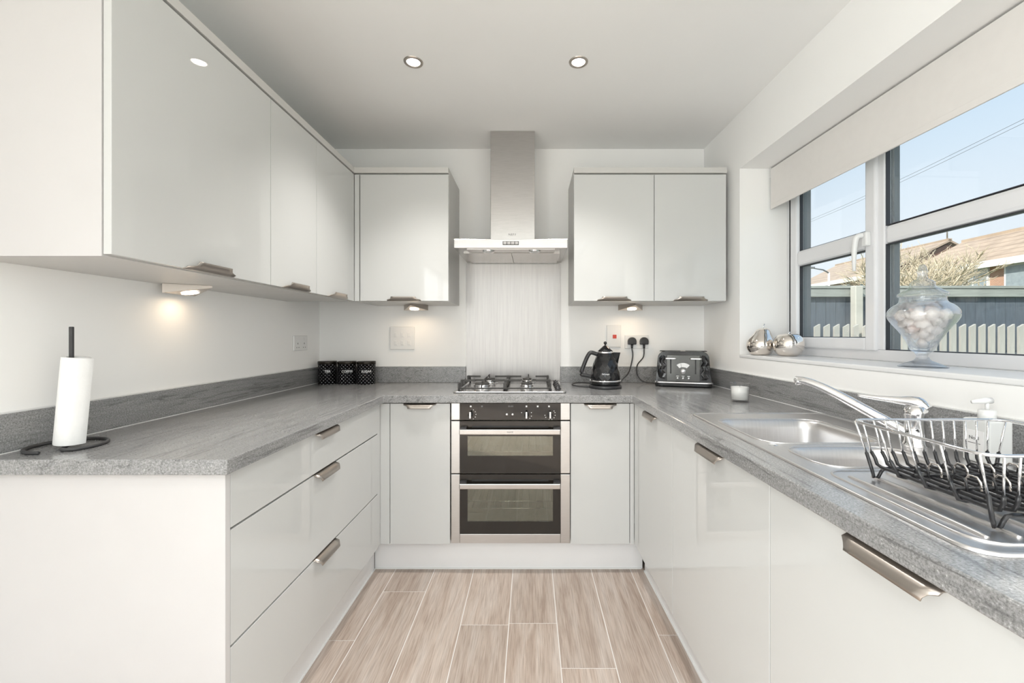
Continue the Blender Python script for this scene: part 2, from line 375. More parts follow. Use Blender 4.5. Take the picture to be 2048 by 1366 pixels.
def smooth_path(pts, k=6):
    # Catmull-Rom
    pts = [Vector(p) for p in pts]; out = []
    for i in range(len(pts) - 1):
        p0 = pts[max(i - 1, 0)]; p1 = pts[i]; p2 = pts[i + 1]; p3 = pts[min(i + 2, len(pts) - 1)]
        for j in range(k):
            t = j / k
            out.append(0.5 * ((2 * p1) + (p2 - p0) * t + (2 * p0 - 5 * p1 + 4 * p2 - p3) * t * t + (3 * p1 - p0 - 3 * p2 + p3) * t ** 3))
    out.append(pts[-1]); return out

# ================================================================== STRUCTURE
# floor with planks
fl = struct(MB().box(-1.5, 1.6, YF - 0.05, YB + 0.05, -0.12, -0.0012).build('floor', M_grout, origin=(0, 0, 0)))
PW, PL, G = 0.2, 1.22, 0.0021
x0p = -1.49
cols = [-1.49 + i * 0.2 for i in range(0, 16)]
ends = {3: 2.90, 4: 2.00, 5: 2.60, 6: 1.77, 7: 3.00, 8: 1.54, 9: 2.45, 10: 1.71}
pm = {}
for ci, xa in enumerate(cols):
    xb = min(xa + 0.2, 1.6)
    y = ends.get(ci, 1.2 + 1.2 * random.random())
    while y < YB: y += PL
    while y > YF:
        ya, yb = max(y - PL, YF), min(y, YB)
        if yb - ya > 0.02:
            key = (round(xb - xa, 3), round(yb - ya, 3))
            if key not in pm:
                w_, l_ = (xb - xa) / 2 - G, (yb - ya) / 2 - G
                m_ = MB().box(-w_, w_, -l_, l_, -0.0013, 0.0); o = m_.build('plank', M_plank, fl)
                pm[key] = o.data
            else:
                o = bpy.data.objects.new('plank', pm[key]); COL.objects.link(o); o.parent = fl
            o.location = ((xa + xb) / 2, (ya + yb) / 2, 0)
        y -= PL
ce = MB().box(-1.6, 1.6, -0.55, YB + 0.1, ZC, ZC + 0.12).box(-1.6, 1.6, YF - 0.1, -2.95, ZC, ZC + 0.12).box(-1.6, -1.1, -2.95, -0.55, ZC, ZC + 0.12).box(0.9, 1.6, -2.95, -0.55, ZC, ZC + 0.12)
struct(ce.build('ceiling', M_ceil))
w4 = sempty('added_window_4', (-0.1, -1.75, ZC + 0.08))  # unseen rooflight, made up to carry a fill lamp
for xa, xb in ((-1.1, -1.04), (-0.13, -0.07), (0.84, 0.9)): MB().box(xa, xb, -2.95, -0.55, ZC + 0.05, ZC + 0.11).build('frame', M_upvc, w4)
for xa, xb in ((-1.04, -0.13), (-0.07, 0.84)): MB().box(xa, xb, -2.95, -0.55, ZC + 0.08, ZC + 0.086).build('pane', M_glass, w4)
struct(MB().box(-1.6, 1.6, YB, YB + 0.14, -0.1, ZC).build('wall_back', M_wall))
wl = MB().box(XL - 0.14, XL, -0.7, YB, -0.1, ZC).box(XL - 0.14, XL, YF - 0.1, -3.3, -0.1, ZC).box(XL - 0.14, XL, -3.3, -0.7, 2.15, ZC).box(XL - 0.14, XL, -3.3, -0.7, -0.1, 0.10)
struct(wl.build('wall_left', M_wall))
w2 = sempty('window_2', (XL - 0.07, -2.0, 0.10))
for ya, yb in ((-3.3, -3.24), (-2.04, -1.96), (-0.76, -0.7)): MB().box(XL - 0.10, XL - 0.04, ya, yb, 0.10, 2.15).build('mullion', M_upvc, w2)
for za, zb in ((0.10, 0.17), (2.08, 2.15)): MB().box(XL - 0.10, XL - 0.04, -3.24, -0.76, za, zb).build('frame', M_upvc, w2)
for ya, yb in ((-3.24, -2.04), (-1.96, -0.76)): MB().box(XL - 0.072, XL - 0.067, ya, yb, 0.17, 2.08).build('pane', M_glass, w2)
# right wall with window opening (local, then turned)
OY0, OY1, OZ0, OZ1 = 0.25, 2.28, 1.080, 2.088
XO = 1.47
wr = MB()
wr.box(XR, XO, OY1, YB + 0.14, -0.1, ZC); wr.box(XR, XO, -0.7, OY0, -0.1, ZC)
wr.box(XR, XO, YF - 0.1, -3.3, -0.1, ZC); wr.box(XR, XO, -3.3, -0.7, 2.15, ZC); wr.box(XR, XO, -3.3, -0.7, -0.1, 0.10)
wr.box(XR, XO, OY0, OY1, -0.1, OZ0); wr.box(XR, XO, OY0, OY1, OZ1, ZC)
o = struct(wr.build('wall_right', M_wall)); rot_right(o)
w3 = sempty('added_window_3', (XR + 0.2, -2.0, 0.10))  # unseen right window, made up to carry a fill lamp
for ya, yb in ((-3.3, -3.24), (-2.04, -1.96), (-0.76, -0.7)): MB().box(XR + 0.15, XR + 0.21, ya, yb, 0.10, 2.15).build('mullion', M_upvc, w3)
for za, zb in ((0.10, 0.17), (2.08, 2.15)): MB().box(XR + 0.15, XR + 0.21, -3.24, -0.76, za, zb).build('frame', M_upvc, w3)
for ya, yb in ((-3.24, -2.04), (-1.96, -0.76)): MB().box(XR + 0.178, XR + 0.183, ya, yb, 0.17, 2.08).build('pane', M_glass, w3)
rot_right(w3)
wf = MB()
wf.box(-1.6, -1.05, YF - 0.12, YF, -0.1, ZC); wf.box(0.85, 1.6, YF - 0.12, YF, -0.1, ZC); wf.box(-1.05, 0.85, YF - 0.12, YF, 2.1, ZC)
struct(wf.build('wall_front', M_wall))
# patio door behind the camera
d1 = sempty('door_1', (-0.1, YF - 0.06, 0))
fr = MB()
for xa in (-1.05, -0.14, 0.79): fr.box(xa, xa + (0.06 if xa != -0.14 else 0.08), YF - 0.09, YF - 0.03, 0, 2.1)
fr.box(-1.05, 0.85, YF - 0.09, YF - 0.03, 2.03, 2.1); fr.box(-1.05, 0.85, YF - 0.09, YF - 0.03, 0, 0.08)
fr.build('frame', M_upvc, d1)
for xa, xb in ((-0.99, -0.14), (-0.06, 0.79)): MB().box(xa, xb, YF - 0.065, YF - 0.06, 0.08, 2.03).build('pane', M_glass, d1)

# window_1 in the right wall (local, then turned)
win = sempty('window_1', (1.36, 1.265, OZ0))
ZS = 1.097
FX0, FX1 = 1.348, 1.405              # white inner frame depth
GX = 1.378                            # glass
m_ = MB()
m_.box(FX0 + 0.012, FX1, OY1 - 0.042, OY1, ZS, OZ1); m_.box(FX0 + 0.012, FX1, OY0, OY0 + 0.042, ZS, OZ1)
m_.box(FX0 + 0.012, FX1, OY0, OY1, ZS, ZS + 0.044); m_.box(FX0 + 0.012, FX1, OY0, OY1, OZ1 - 0.044, OZ1)
m_.build('frame', M_upvc, win, bevel=0.004)
for ya, yb in ((1.669, 1.718), (0.812, 0.861)):
    MB().box(FX0 + 0.012, FX1, ya, yb, ZS + 0.044, OZ1 - 0.044).build('mullion', M_upvc, win, bevel=0.004)
def ring(mb, ya, yb, za, zb, w, xa, xb):
    mb.box(xa, xb, ya, ya + w, za, zb); mb.box(xa, xb, yb - w, yb, za, zb)
    mb.box(xa, xb, ya + w, yb - w, za, za + w); mb.box(xa, xb, ya + w, yb - w, zb - w, zb); return mb
for k, (ya, yb) in enumerate(((1.698, 2.236), (0.294, 0.832))):
    sf = ring(MB(), ya, yb, ZS + 0.040, OZ1 - 0.040, 0.052, FX0, FX1 - 0.01).build('sash', M_upvc, win, bevel=0.007, seg=2)
    MB().box(FX0, FX1 - 0.01, ya + 0.052, yb - 0.052, 1.552, 1.628).build('glazing_bar', M_upvc, sf, bevel=0.014, seg=2)
    ring(MB(), ya + 0.052, yb - 0.052, ZS + 0.092, 1.552, 0.003, GX - 0.012, GX + 0.004).build('gasket', M_gasket, sf)
    ring(MB(), ya + 0.052, yb - 0.052, 1.628, OZ1 - 0.092, 0.003, GX - 0.012, GX + 0.004).build('gasket', M_gasket, sf)
    MB().box(GX, GX + 0.005, ya + 0.053, yb - 0.053, ZS + 0.093, 1.551).build('pane', M_glass, sf)
    MB().box(GX, GX + 0.005, ya + 0.053, yb - 0.053, 1.629, OZ1 - 0.093).build('pane', M_glass, sf)
    rm = MB(); ring(rm, ya + 0.035, yb - 0.035, ZS + 0.07, OZ1 - 0.07, 0.019, GX + 0.008, GX + 0.045); rm.box(GX + 0.008, GX + 0.045, ya + 0.05, yb - 0.05, 1.556, 1.624)
    rm.build('outer_frame', M_outer, sf)
    MB().box(FX0 - 0.001, FX0 + 0.014, (yb if k == 0 else ya - 0.003), (yb + 0.003 if k == 0 else ya), ZS + 0.04, OZ1 - 0.04).build('gasket', M_gasket, sf)
    # cockspur handle
    hy = ya + 0.030 if k == 0 else yb - 0.030
    hm = MB().box(FX0 - 0.022, FX0, hy - 0.013, hy + 0.013, 1.560, 1.618)
    h = hm.build('handle', M_plastic, sf, bevel=0.005)
    lv = [(FX0 - 0.022, hy + 0.004, 1.605), (FX0 - 0.040, hy + 0.012, 1.600), (FX0 - 0.044, hy + 0.018, 1.570), (FX0 - 0.044, hy + 0.022, 1.52), (FX0 - 0.042, hy + 0.024, 1.462)]
    MB().tube(smooth_path(lv, 5), [0.011] * 11 + [0.011 - 0.0006 * i for i in range(10)], 10).build('lever', M_plastic, h)
ya, yb = 0.861, 1.669
ring(MB(), ya, yb, ZS + 0.044, 1.556, 0.003, GX - 0.012, GX + 0.004).build('gasket', M_gasket, win)
ring(MB(), ya, yb, 1.628, OZ1 - 0.044, 0.003, GX - 0.012, GX + 0.004).build('gasket', M_gasket, win)
MB().box(FX0 + 0.014, FX1, ya, yb, 1.556, 1.628).build('glazing_bar', M_upvc, win, bevel=0.014, seg=2)
MB().box(GX, GX + 0.005, ya, yb, ZS + 0.045, 1.555).build('pane', M_glass, win)
MB().box(GX, GX + 0.005, ya, yb, 1.629, OZ1 - 0.045).build('pane', M_glass, win)
rm = ring(MB(), ya - 0.02, yb + 0.02, ZS + 0.026, OZ1 - 0.026, 0.02, GX + 0.008, GX + 0.045); rm.box(GX + 0.008, GX + 0.045, ya, yb, 1.560, 1.624)
rm.build('outer_frame', M_outer, win)
MB().box(XR - 0.004, 1.364, OY0 + 0.001, OY1 - 0.001, OZ0 + 0.0005, ZS).build('sill', M_white, win, bevel=0.004)
rot_right(win)

# ================================================================== WORKTOP
def worktop():
    L = [(XL, 1.028), (-0.73, 1.028), (-0.73, 2.122), rr(0.490, 2.1375), rr(0.490, 0.25), rr(XR, 0.25), (XR, YB), (XL, YB)]
    H = rrect(0.632, 1.075, 0.605, 1.595, 0.03, 4)
    bm = bmesh.new(); ed = []
    for loop in (L, H):
        vs = [bm.verts.new((x, y, WT)) for x, y in loop]
        ed += [bm.edges.new((vs[i], vs[(i + 1) % len(vs)])) for i in range(len(vs))]
    r = bmesh.ops.triangle_fill(bm, use_beauty=True, use_dissolve=False, edges=ed)
    fs = [g for g in r['geom'] if isinstance(g, bmesh.types.BMFace)]
    ex = bmesh.ops.extrude_face_region(bm, geom=fs)
    bmesh.ops.translate(bm, verts=[g for g in ex['geom'] if isinstance(g, bmesh.types.BMVert)], vec=(0, 0, WB - WT))
    bmesh.ops.recalc_face_normals(bm, faces=bm.faces[:])
    me = bpy.data.meshes.new('worktop'); bm.to_mesh(me); bm.free(); me.materials.append(M_wt)
    me.transform(Matrix.Translation((0, -2, -WB)))
    o = bpy.data.objects.new('worktop', me); COL.objects.link(o); o.location = (0, 2, WB); ORG[o.name] = Vector((0, 2, WB))
    md = o.modifiers.new('bevel', 'BEVEL'); md.width = 0.003; md.segments = 2; md.limit_method = 'ANGLE'; md.angle_limit = math.radians(50)
    return tag(o, 'grey stone-effect worktop running round three sides of the kitchen', 'worktop')
worktop()
UZ = WT + 0.0995
def upstand(m_, beads, label, right=False):
    o = tag(m_.build('upstand', M_wt, bevel=0.0015), label, 'upstand')
    for bd_ in beads: MB().box(*bd_).build('sealant_bead', M_seal, o)
    if right: rot_right(o)
upstand(MB().box(XL, XL + 0.016, 1.03, YB, WT, UZ), [(XL, XL + 0.008, 1.03, YB - 0.02, UZ, UZ + 0.003), (XL + 0.0155, XL + 0.0175, 1.03, YB - 0.02, WT, WT + 0.0018)], 'grey stone-effect upstand behind the kitchen roll holder on the left wall')
upstand(MB().box(XL + 0.016, -0.410, YB - 0.018, YB, WT, UZ), [(XL + 0.02, -0.412, YB - 0.009, YB, UZ, UZ + 0.0025)], 'grey stone-effect upstand behind the three black canisters')
upstand(MB().box(0.190, XR - 0.016, YB - 0.018, YB, WT, UZ), [(0.192, XR - 0.02, YB - 0.009, YB, UZ, UZ + 0.0025)], 'grey stone-effect upstand behind the black kettle')
upstand(MB().box(XR - 0.016, XR, 0.25, YB - 0.001, WT, UZ), [(XR - 0.009, XR, 0.25, YB - 0.02, UZ, UZ + 0.003), (XR - 0.0175, XR - 0.0155, 0.25, YB - 0.02, WT, WT + 0.0018)], 'grey stone-effect upstand below the window, behind the sink', True)

# ================================================================== CABINETS
# face frames: 'L' faces +x, 'B' faces -y, 'R' faces -x ;  (u along wall, v out of the door, z)
def MAP(face, plane):
    if face == 'L': return lambda u, v, z: (plane + v, u, z)
    if face == 'B': return lambda u, v, z: (u, plane - v, z)
    return lambda u, v, z: (plane - v, u, z)
def slab(F, u0, u1, v0, v1, z0, z1):
    a = F(u0, v0, z0); b = F(u1, v1, z1)
    return MB().box(a[0], b[0], a[1], b[1], a[2], b[2])
def handle(F, uc, ze, up, door, wroot=0.19, wtip=0.14):
    # finger pull hooked over the door edge; up=+1 at the top edge of a door, -1 at the bottom edge
    prof = [(-0.010, 0.0008), (0.000, 0.0010), (0.007, -0.0005), (0.014, -0.0045), (0.0195, -0.0105), (0.0225, -0.0175), (0.0240, -0.0225)]
    wid = [wroot, wroot, wroot * 0.97, wroot * 0.9 + wtip * 0.1, wtip * 1.08, wtip * 1.01, wtip]
    mb = MB(); vs = []; n = 9
    for side in (0, 1):
        for (v, z), w_ in zip(prof, wid):
            for j in range(n):
                t = j / (n - 1) - 0.5
                vv, zz = v, z
                if side: vv -= 0.0016; zz -= 0.0020 if z > -0.006 else 0.0006
                vs.append(F(uc + t * w_, vv, ze + up * zz))
    m = len(prof); fs = []
    idx = lambda s, i, j: s * m * n + i * n + j
    for i in range(m - 1):
        for j in range(n - 1):
            fs.append((idx(0, i, j), idx(0, i, j + 1), idx(0, i + 1, j + 1), idx(0, i + 1, j)))
            fs.append((idx(1, i, j), idx(1, i + 1, j), idx(1, i + 1, j + 1), idx(1, i, j + 1)))
    for i in range(m - 1):
        for j in (0, n - 1): fs.append((idx(0, i, j), idx(0, i + 1, j), idx(1, i + 1, j), idx(1, i, j)))
    for j in range(n - 1):
        for i in (0, m - 1): fs.append((idx(0, i, j), idx(0, i, j + 1), idx(1, i, j + 1), idx(1, i, j)))
    mb.add(vs, fs, True)
    return mb.build('handle', M_satin, door)
def door(F, root, u0, u1, z0, z1, hz, name='door', th=0.019, wroot=0.19, wtip=0.14, hshift=0.0):
    d = slab(F, u0, u1, -th, 0, z0, z1).build(name, M_gloss, root, bevel=0.0012)
    if hz: handle(F, (u0 + u1) / 2 + hshift, z1 if hz > 0 else z0, hz, d, wroot, wtip)
    return d
ZD0, ZD1 = 0.153, 0.857
# --- left run: drawers
FL = MAP('L', -0.750)
t = thing('drawer_unit', (-1.04, 1.57, 0), 'wide light grey gloss drawer unit with three stacked drawers', 'drawer unit')
slab(FL, 1.070, 2.135, -0.56, -0.050, 0.148, WB - 0.001).build('body', M_carc, t)
slab(FL, 1.049, 1.0665, -0.585, 0.001, 0.0, WB - 0.0005).build('end_panel', M_panel, t, bevel=0.001)
for z0, z1 in ((0.7175, 0.857), (0.4225, 0.7115), (0.153, 0.4165)):
    door(FL, t, 1.0695, 2.098, z0, z1, 1, 'drawer', wroot=0.17, wtip=0.14, hshift=-0.02)
slab(FL, 2.101, 2.139, -0.02, -0.003, 0.153, 0.857).build('corner_post', M_gloss, t)
# --- back run
FB = MAP('B', 2.140)
t = thing('base_cabinet', (-0.57, 2.42, 0), 'narrow light grey gloss base cabinet between oven and drawer unit', 'cabinet')
slab(FB, -0.747, -0.4005, -0.56, -0.050, 0.148, WB - 0.001).build('body', M_carc, t)
slab(FB, -0.7535, -0.7055, -0.019, -0.001, ZD0, ZD1).build('filler_strip', M_gloss, t, bevel=0.001)
door(FB, t, -0.7025, -0.403, ZD0, ZD1, 1, wroot=0.165, wtip=0.115)
t = thing('base_cabinet', (0.36, 2.42, 0), 'narrow light grey gloss base cabinet below the kettle, beside the oven', 'cabinet')
slab(FB, 0.2005, 0.505, -0.56, -0.050, 0.148, WB - 0.001).build('body', M_carc, t)
slab(FB, 0.4985, 0.519, -0.019, -0.001, ZD0, ZD1).build('filler_strip', M_gloss, t, bevel=0.001)
door(FB, t, 0.2015, 0.4955, ZD0, ZD1, 1, wroot=0.165, wtip=0.115)
# --- right run (turned with the window wall)
FR = MAP('R', 0.505)
for u0, u1, lab in ((1.618, 2.152, 'light grey gloss base cabinet in the corner below the glass candle'),
                    (0.996, 1.615, 'light grey gloss base cabinet below the sink bowls'),
                    (0.375, 0.993, 'light grey gloss base cabinet below the draining board')):
    t = thing('base_cabinet', (0.8, (u0 + u1) / 2, 0), lab, 'cabinet')
    bd = MB()
    a = 0.530
    bd.box(a, a + 0.016, u0 + 0.0005, u1 - 0.0005, 0.148, 0.70); bd.box(a, 1.07, u0 + 0.0005, u0 + 0.016, 0.148, WB - 0.001 if u0 > 1.6 else 0.70); bd.box(a, 1.07, u1 - 0.016, u1 - 0.0005, 0.148, 0.70)
    bd.box(a, 1.07, u0 + 0.016, u1 - 0.016, 0.148, 0.164); bd.box(a, a + 0.016, u0 + 0.0005, u1 - 0.0005, 0.70, WB - 0.001)
    bd.build('body', M_carc, t)
    door(FR, t, u0, u1, ZD0, ZD1, 1, wroot=0.175, wtip=0.14, hshift=-0.012)
    rot_right(t)
# --- plinths
def plinth(m_, bead, label, right=False):
    o = tag(m_.build('plinth', M_white), label, 'plinth'); bead.build('sealant_bead', M_seal, o)
    if right: rot_right(o)
plinth(MB().box(-0.815, -0.80, 1.068, 2.19, 0, 0.1475), MB().box(-0.80, -0.794, 1.068, 2.19, 0, 0.005), 'white plinth under the three-drawer unit')
plinth(MB().box(-0.80, 0.575, 2.197, 2.212, 0, 0.1475), MB().box(-0.794, 0.568, 2.191, 2.197, 0, 0.005), 'white plinth under the oven')
plinth(MB().box(0.567, 0.582, 0.36, 2.185, 0, 0.1475), MB().box(0.561, 0.567, 0.36, 2.185, 0, 0.005), 'white plinth under the sink cabinets', True)
# --- wall units on the left wall
ZW0, ZW1, ZT = 1.385, 2.0955, 2.126
FWL = MAP('L', -0.973)
seams = [1.010, 1.602, 1.945, 2.3595]
labs = ['wide light grey gloss wall cabinet with a white end panel', 'narrow light grey gloss wall cabinet in the middle of the left wall', 'light grey gloss wall cabinet in the corner of the left wall']
for k in range(3):
    u0, u1 = seams[k] + 0.0015, seams[k + 1] - 0.0015
    t = thing('wall_cabinet', (-1.16, (u0 + u1) / 2, ZW0), labs[k], 'cabinet', None)
    slab(FWL, u0 if k else 1.008, u1 + 0.001, -0.3715, -0.022, ZW0, ZW1).build('body', M_carc, t)
    if k == 0: slab(FWL, 0.990, 1.0075, -0.372, -0.021, ZW0 - 0.002, ZW1).build('end_panel', M_panel, t, bevel=0.001)
    door(FWL, t, u0 if k else 0.9925, u1, ZW0 + 0.003, ZW1 - 0.010, -1, wroot=0.20, wtip=0.135)
FWB = MAP('B', 2.360)
t = thing('wall_cabinet', (-0.71, 2.54, ZW0), 'light grey gloss wall cabinet left of the steel hood', 'cabinet')
slab(FWB, -0.975, -0.4535, -0.363, -0.022, ZW0, ZW1).build('body', M_carc, t, bevel=0.001)
slab(FWB, -0.9715, -0.9455, -0.02, 0.0, ZW0 + 0.003, ZW1 - 0.010).build('filler_strip', M_gloss, t)
door(FWB, t, -0.9405, -0.4535, ZW0 + 0.003, ZW1 - 0.010, -1, wroot=0.19, wtip=0.135)
t = thing('wall_cabinet', (0.66, 2.54, ZW0), 'light grey gloss double-door wall cabinet right of the steel hood', 'cabinet')
slab(FWB, 0.2405, 1.085, -0.363, -0.022, ZW0, ZW1).build('body', M_carc, t, bevel=0.001)
door(FWB, t, 0.2405, 0.6815, ZW0 + 0.003, ZW1 - 0.010, -1, wroot=0.19, wtip=0.135)
door(FWB, t, 0.6845, 1.080, ZW0 + 0.003, ZW1 - 0.010, -1, wroot=0.19, wtip=0.135)
# cornice boards on top of the wall units
o = MB().prism([(XL, 0.990), (-0.973, 0.990), (-0.973, 2.360), (-0.4535, 2.360), (-0.4535, YB), (XL, YB)], 'Z', ZW1, ZT).build('cornice', M_carc, bevel=0.001)
tag(o, 'pale L-shaped cornice board on top of the corner wall cabinets', 'cornice')
o = MB().box(0.2405, 1.085, 2.360, YB, ZW1, ZT).build('cornice', M_carc, bevel=0.001)
tag(o, 'pale straight cornice board on top of the double-door wall cabinet', 'cornice')

# ================================================================== COOKER HOOD AND SPLASHBACK
t = thing('cooker_hood', (-0.104, 2.5, 1.658), 'brushed steel chimney cooker hood above the gas hob', 'cooker hood')
MB().box(-0.232, 0.025, 2.480, YB - 0.001, 1.708, ZC - 0.001).build('chimney', M_steel, t, bevel=0.002)
pl = MB().box(-0.405, 0.196, 2.262, YB - 0.001, 1.660, 1.708).build('canopy', M_steel, t, bevel=0.002)
for xa, xb in ((-0.372, -0.107), (-0.102, 0.163)):
    f_ = MB().box(xa, xb, 2.375, 2.70, 1.654, 1.6600); f_.build('grease_filter', M_steel, t, bevel=0.001)
MB().box(-0.34, 0.131, 2.285, 2.368, 1.6565, 1.6600).build('lamp_panel', M_steel, t)
for x in (-0.228, 0.022):
    l_ = MB().lathe([(0.0, -0.006), (0.030, -0.006), (0.032, -0.003), (0.032, 0.0)], (x, 2.327, 1.6565), 24, caps=False).build('hood_lamp', M_chrome, t)
    MB().lathe([(0.0, -0.0075), (0.020, -0.0075), (0.020, -0.005)], (x, 2.327, 1.6565), 20, caps=False).build('lens', M_bottle, l_)
cpn = MB().box(-0.147, -0.062, 2.2595, 2.263, 1.6765, 1.6955).build('button_panel', M_blackm, t)
for i in range(4): MB().box(-0.144 + i * 0.0205, -0.1265 + i * 0.0205, 2.2575, 2.260, 1.679, 1.693).build('button', M_steelv, cpn, bevel=0.001)
text('NEFF', 0.017, (-0.106, 2.4795, 1.782), (PI / 2, 0, 0), M_greyp, t, spacing=1.25)
o = MB().box(-0.4085, 0.1885, YB - 0.006, YB - 0.0005, WT + 0.0005, 1.653).build('splashback', M_steelv)
tag(o, 'brushed steel splashback panel between hob and cooker hood', 'splashback')

# ================================================================== OVEN
M_ovst = mat('oven_steel', (0.60, 0.59, 0.58), 0.32, 1.0, var=0.03, scale=6, bump=0.04, bscale=40, stretch=(3, 3, 40))
t = thing('double_oven', (-0.0995, 2.42, 0), 'built-under stainless steel double oven with black glass doors', 'oven')
def ob(x0, x1, z0, z1, y0, y1): return MB().box(x0, x1, y0, y1, z0, z1)
OX0, OX1, GX0, GX1 = -0.3965, 0.1975, -0.353, 0.150
body = MB().box(OX0 + 0.01, OX1 - 0.01, 2.17, 2.68, 0.165, 0.172).box(OX0 + 0.01, OX1 - 0.01, 2.66, 2.68, 0.165, 0.845)
body.box(OX0 + 0.01, OX0 + 0.02, 2.17, 2.68, 0.165, 0.845); body.box(OX1 - 0.02, OX1 - 0.01, 2.17, 2.68, 0.165, 0.845); body.box(OX0 + 0.01, OX1 - 0.01, 2.17, 2.68, 0.84, 0.848); body.box(OX0 + 0.01, OX1 - 0.01, 2.17, 2.66, 0.505, 0.515)
M_enamel = mat('oven_enamel', (0.62, 0.63, 0.57), 0.35, var=0.08)
body.build('body', M_enamel, t)
# control panel
for xa, xb in ((OX0, GX0), (GX1, OX1)): MB().box(xa, xb, 2.135, 2.165, 0.775, 0.860).build('fascia_trim', M_ovst, t, bevel=0.002)
cg = MB().box(GX0, GX1, 2.133, 2.165, 0.775, 0.860).build('control_panel', M_ovengl, t, bevel=0.0015)
for x, ks in ((-0.298, 1), (-0.020, 0), (0.0975, 2)):
    k_ = MB().lathe([(0.0, -0.020), (0.0105, -0.020), (0.012, -0.017), (0.012, 0.0)], (x, 2.133, 0.804), 20, axis='Y', caps=False).build('knob', M_black, cg)
    MB().box(x - 0.0055, x + 0.0055, 2.104, 2.116, 0.787, 0.8215).build('grip', M_chrome, k_, bevel=0.003)
    for a in ([-60, -30, 0, 30, 60] if ks == 1 else [20, -20, -50, 160] if ks == 0 else [-100, -70, -40, -10, 20, 40, 190, 215]):
        ax, az = x + 0.026 * math.cos(math.radians(a)), 0.804 + 0.026 * math.sin(math.radians(a))
        MB().box(ax - 0.0018, ax + 0.0018, 2.1325, 2.1332, az - 0.0018, az + 0.0018).build('dial_mark', M_print, k_)
for x in (-0.298, -0.242, -0.020, 0.036, 0.0925):
    q = MB().box(x - 0.004, x + 0.004, 2.1324, 2.1332, 0.840, 0.848); q.build('symbol', M_greyp if x in (-0.242,) else M_print, cg)
for x in (-0.118, -0.0895): MB().lathe([(0.0, -0.005), (0.0055, -0.005), (0.0065, -0.003), (0.0065, 0)], (x, 2.133, 0.804), 16, axis='Y', caps=False).build('push_button', M_chrome, cg)
text('88:88', 0.012, (-0.099, 2.1325, 0.844), (PI / 2, 0, 0), M_greyp, cg, name='display')
M_oven_win = glassy('oven_window_glass', (0.72, 0.73, 0.68), 2.0, rough=0.02, boost=1.6, edge=(0.72, 0.73, 0.66))
def oven_door(z0, z1, hz, w0, w1, bottom, name):
    # glass sheet with window opening
    wx0, wx1 = -0.315, 0.112
    g = MB().box(GX0, wx0, 2.134, 2.150, bottom, z1).box(wx1, GX1, 2.134, 2.150, bottom, z1).box(wx0, wx1, 2.134, 2.150, bottom, w0).box(wx0, wx1, 2.134, 2.150, w1, z1)
    d = g.build('door', M_ovengl, t)
    for xa, xb in ((OX0, GX0), (GX1, OX1)): MB().box(xa, xb, 2.135, 2.160, z0, z1).build('side_trim', M_ovst, d, bevel=0.002)
    if bottom > z0: MB().box(GX0, GX1, 2.135, 2.160, z0, bottom).build('bottom_trim', M_ovst, d, bevel=0.002)
    MB().box(wx0, wx1, 2.136, 2.139, w0, w1).build('window', M_oven_win, d)
    hb = MB().box(GX0 + 0.002, GX1 - 0.002, 2.098, 2.112, hz - 0.0135, hz + 0.0135).build('handle', M_steel, d, bevel=0.004)
    for x in (GX0 + 0.02, GX1 - 0.02): MB().box(x - 0.016, x + 0.016, 2.105, 2.136, hz + 0.004, hz + 0.020).build('bracket', M_blackm, hb)
    MB().box(GX0 + 0.06, GX1 - 0.06, 2.1325, 2.135, hz + 0.015, hz + 0.024).build('vent_slot', M_dark, d)
    return d, hb
dA, hA = oven_door(0.5085, 0.770, 0.7225, 0.596, 0.695, 0.5085, 'door')
text('NEFF', 0.011, (-0.100, 2.0975, 0.7225), (PI / 2, 0, 0), M_greyp, hA, spacing=1.3)
dB, hB = oven_door(0.160, 0.504, 0.455, 0.268, 0.435, 0.206, 'door')
# racks and trays inside
def rack(z, y0, y1, x0=-0.36, x1=0.16):
    r_ = MB().tube([(x0, y0, z), (x1, y0, z), (x1, y1, z), (x0, y1, z)], 0.003, 6, closed=True)
    for i in range(14):
        x = x0 + (x1 - x0) * (i + 0.5) / 14; r_.tube([(x, y0, z), (x, y1, z)], 0.0015, 5)
    return r_.build('oven_rack', M_chrome, t)
rack(0.345, 2.20, 2.62); rack(0.300, 2.22, 2.62); rack(0.600, 2.20, 2.62)

# ================================================================== GAS HOB
t = thing('gas_hob', (-0.11, 2.45, WT), 'stainless steel gas hob with black cast iron pan supports', 'hob')
HX0, HX1, HY0, HY1, HZ = -0.402, 0.186, 2.200, 2.680, WT + 0.009
pts = rrect(HX0, HX1, HY0, HY1, 0.02, 4)
MB().prism(pts, 'Z', WT + 0.0005, HZ).build('hob_plate', M_steel, t, bevel=0.004, seg=3)
BUR = [(-0.265, 2.34, 0.046), (-0.245, 2.575, 0.036), (-0.02, 2.34, 0.036), (-0.02, 2.575, 0.030)]
for bx, by, br in BUR:
    b_ = MB().lathe([(br * 1.5, 0), (br * 1.45, 0.003), (br, 0.004), (br * 0.97, 0.016), (br * 1.05, 0.018), (br * 1.05, 0.021), (br * 0.9, 0.023)], (bx, by, HZ), 28).build('burner', M_chrome, t)
    MB().lathe([(br * 0.86, 0.023), (br * 0.9, 0.027), (br * 0.8, 0.031), (0.0, 0.0315)], (bx, by, HZ), 24, caps=False).build('burner_cap', M_iron, b_)
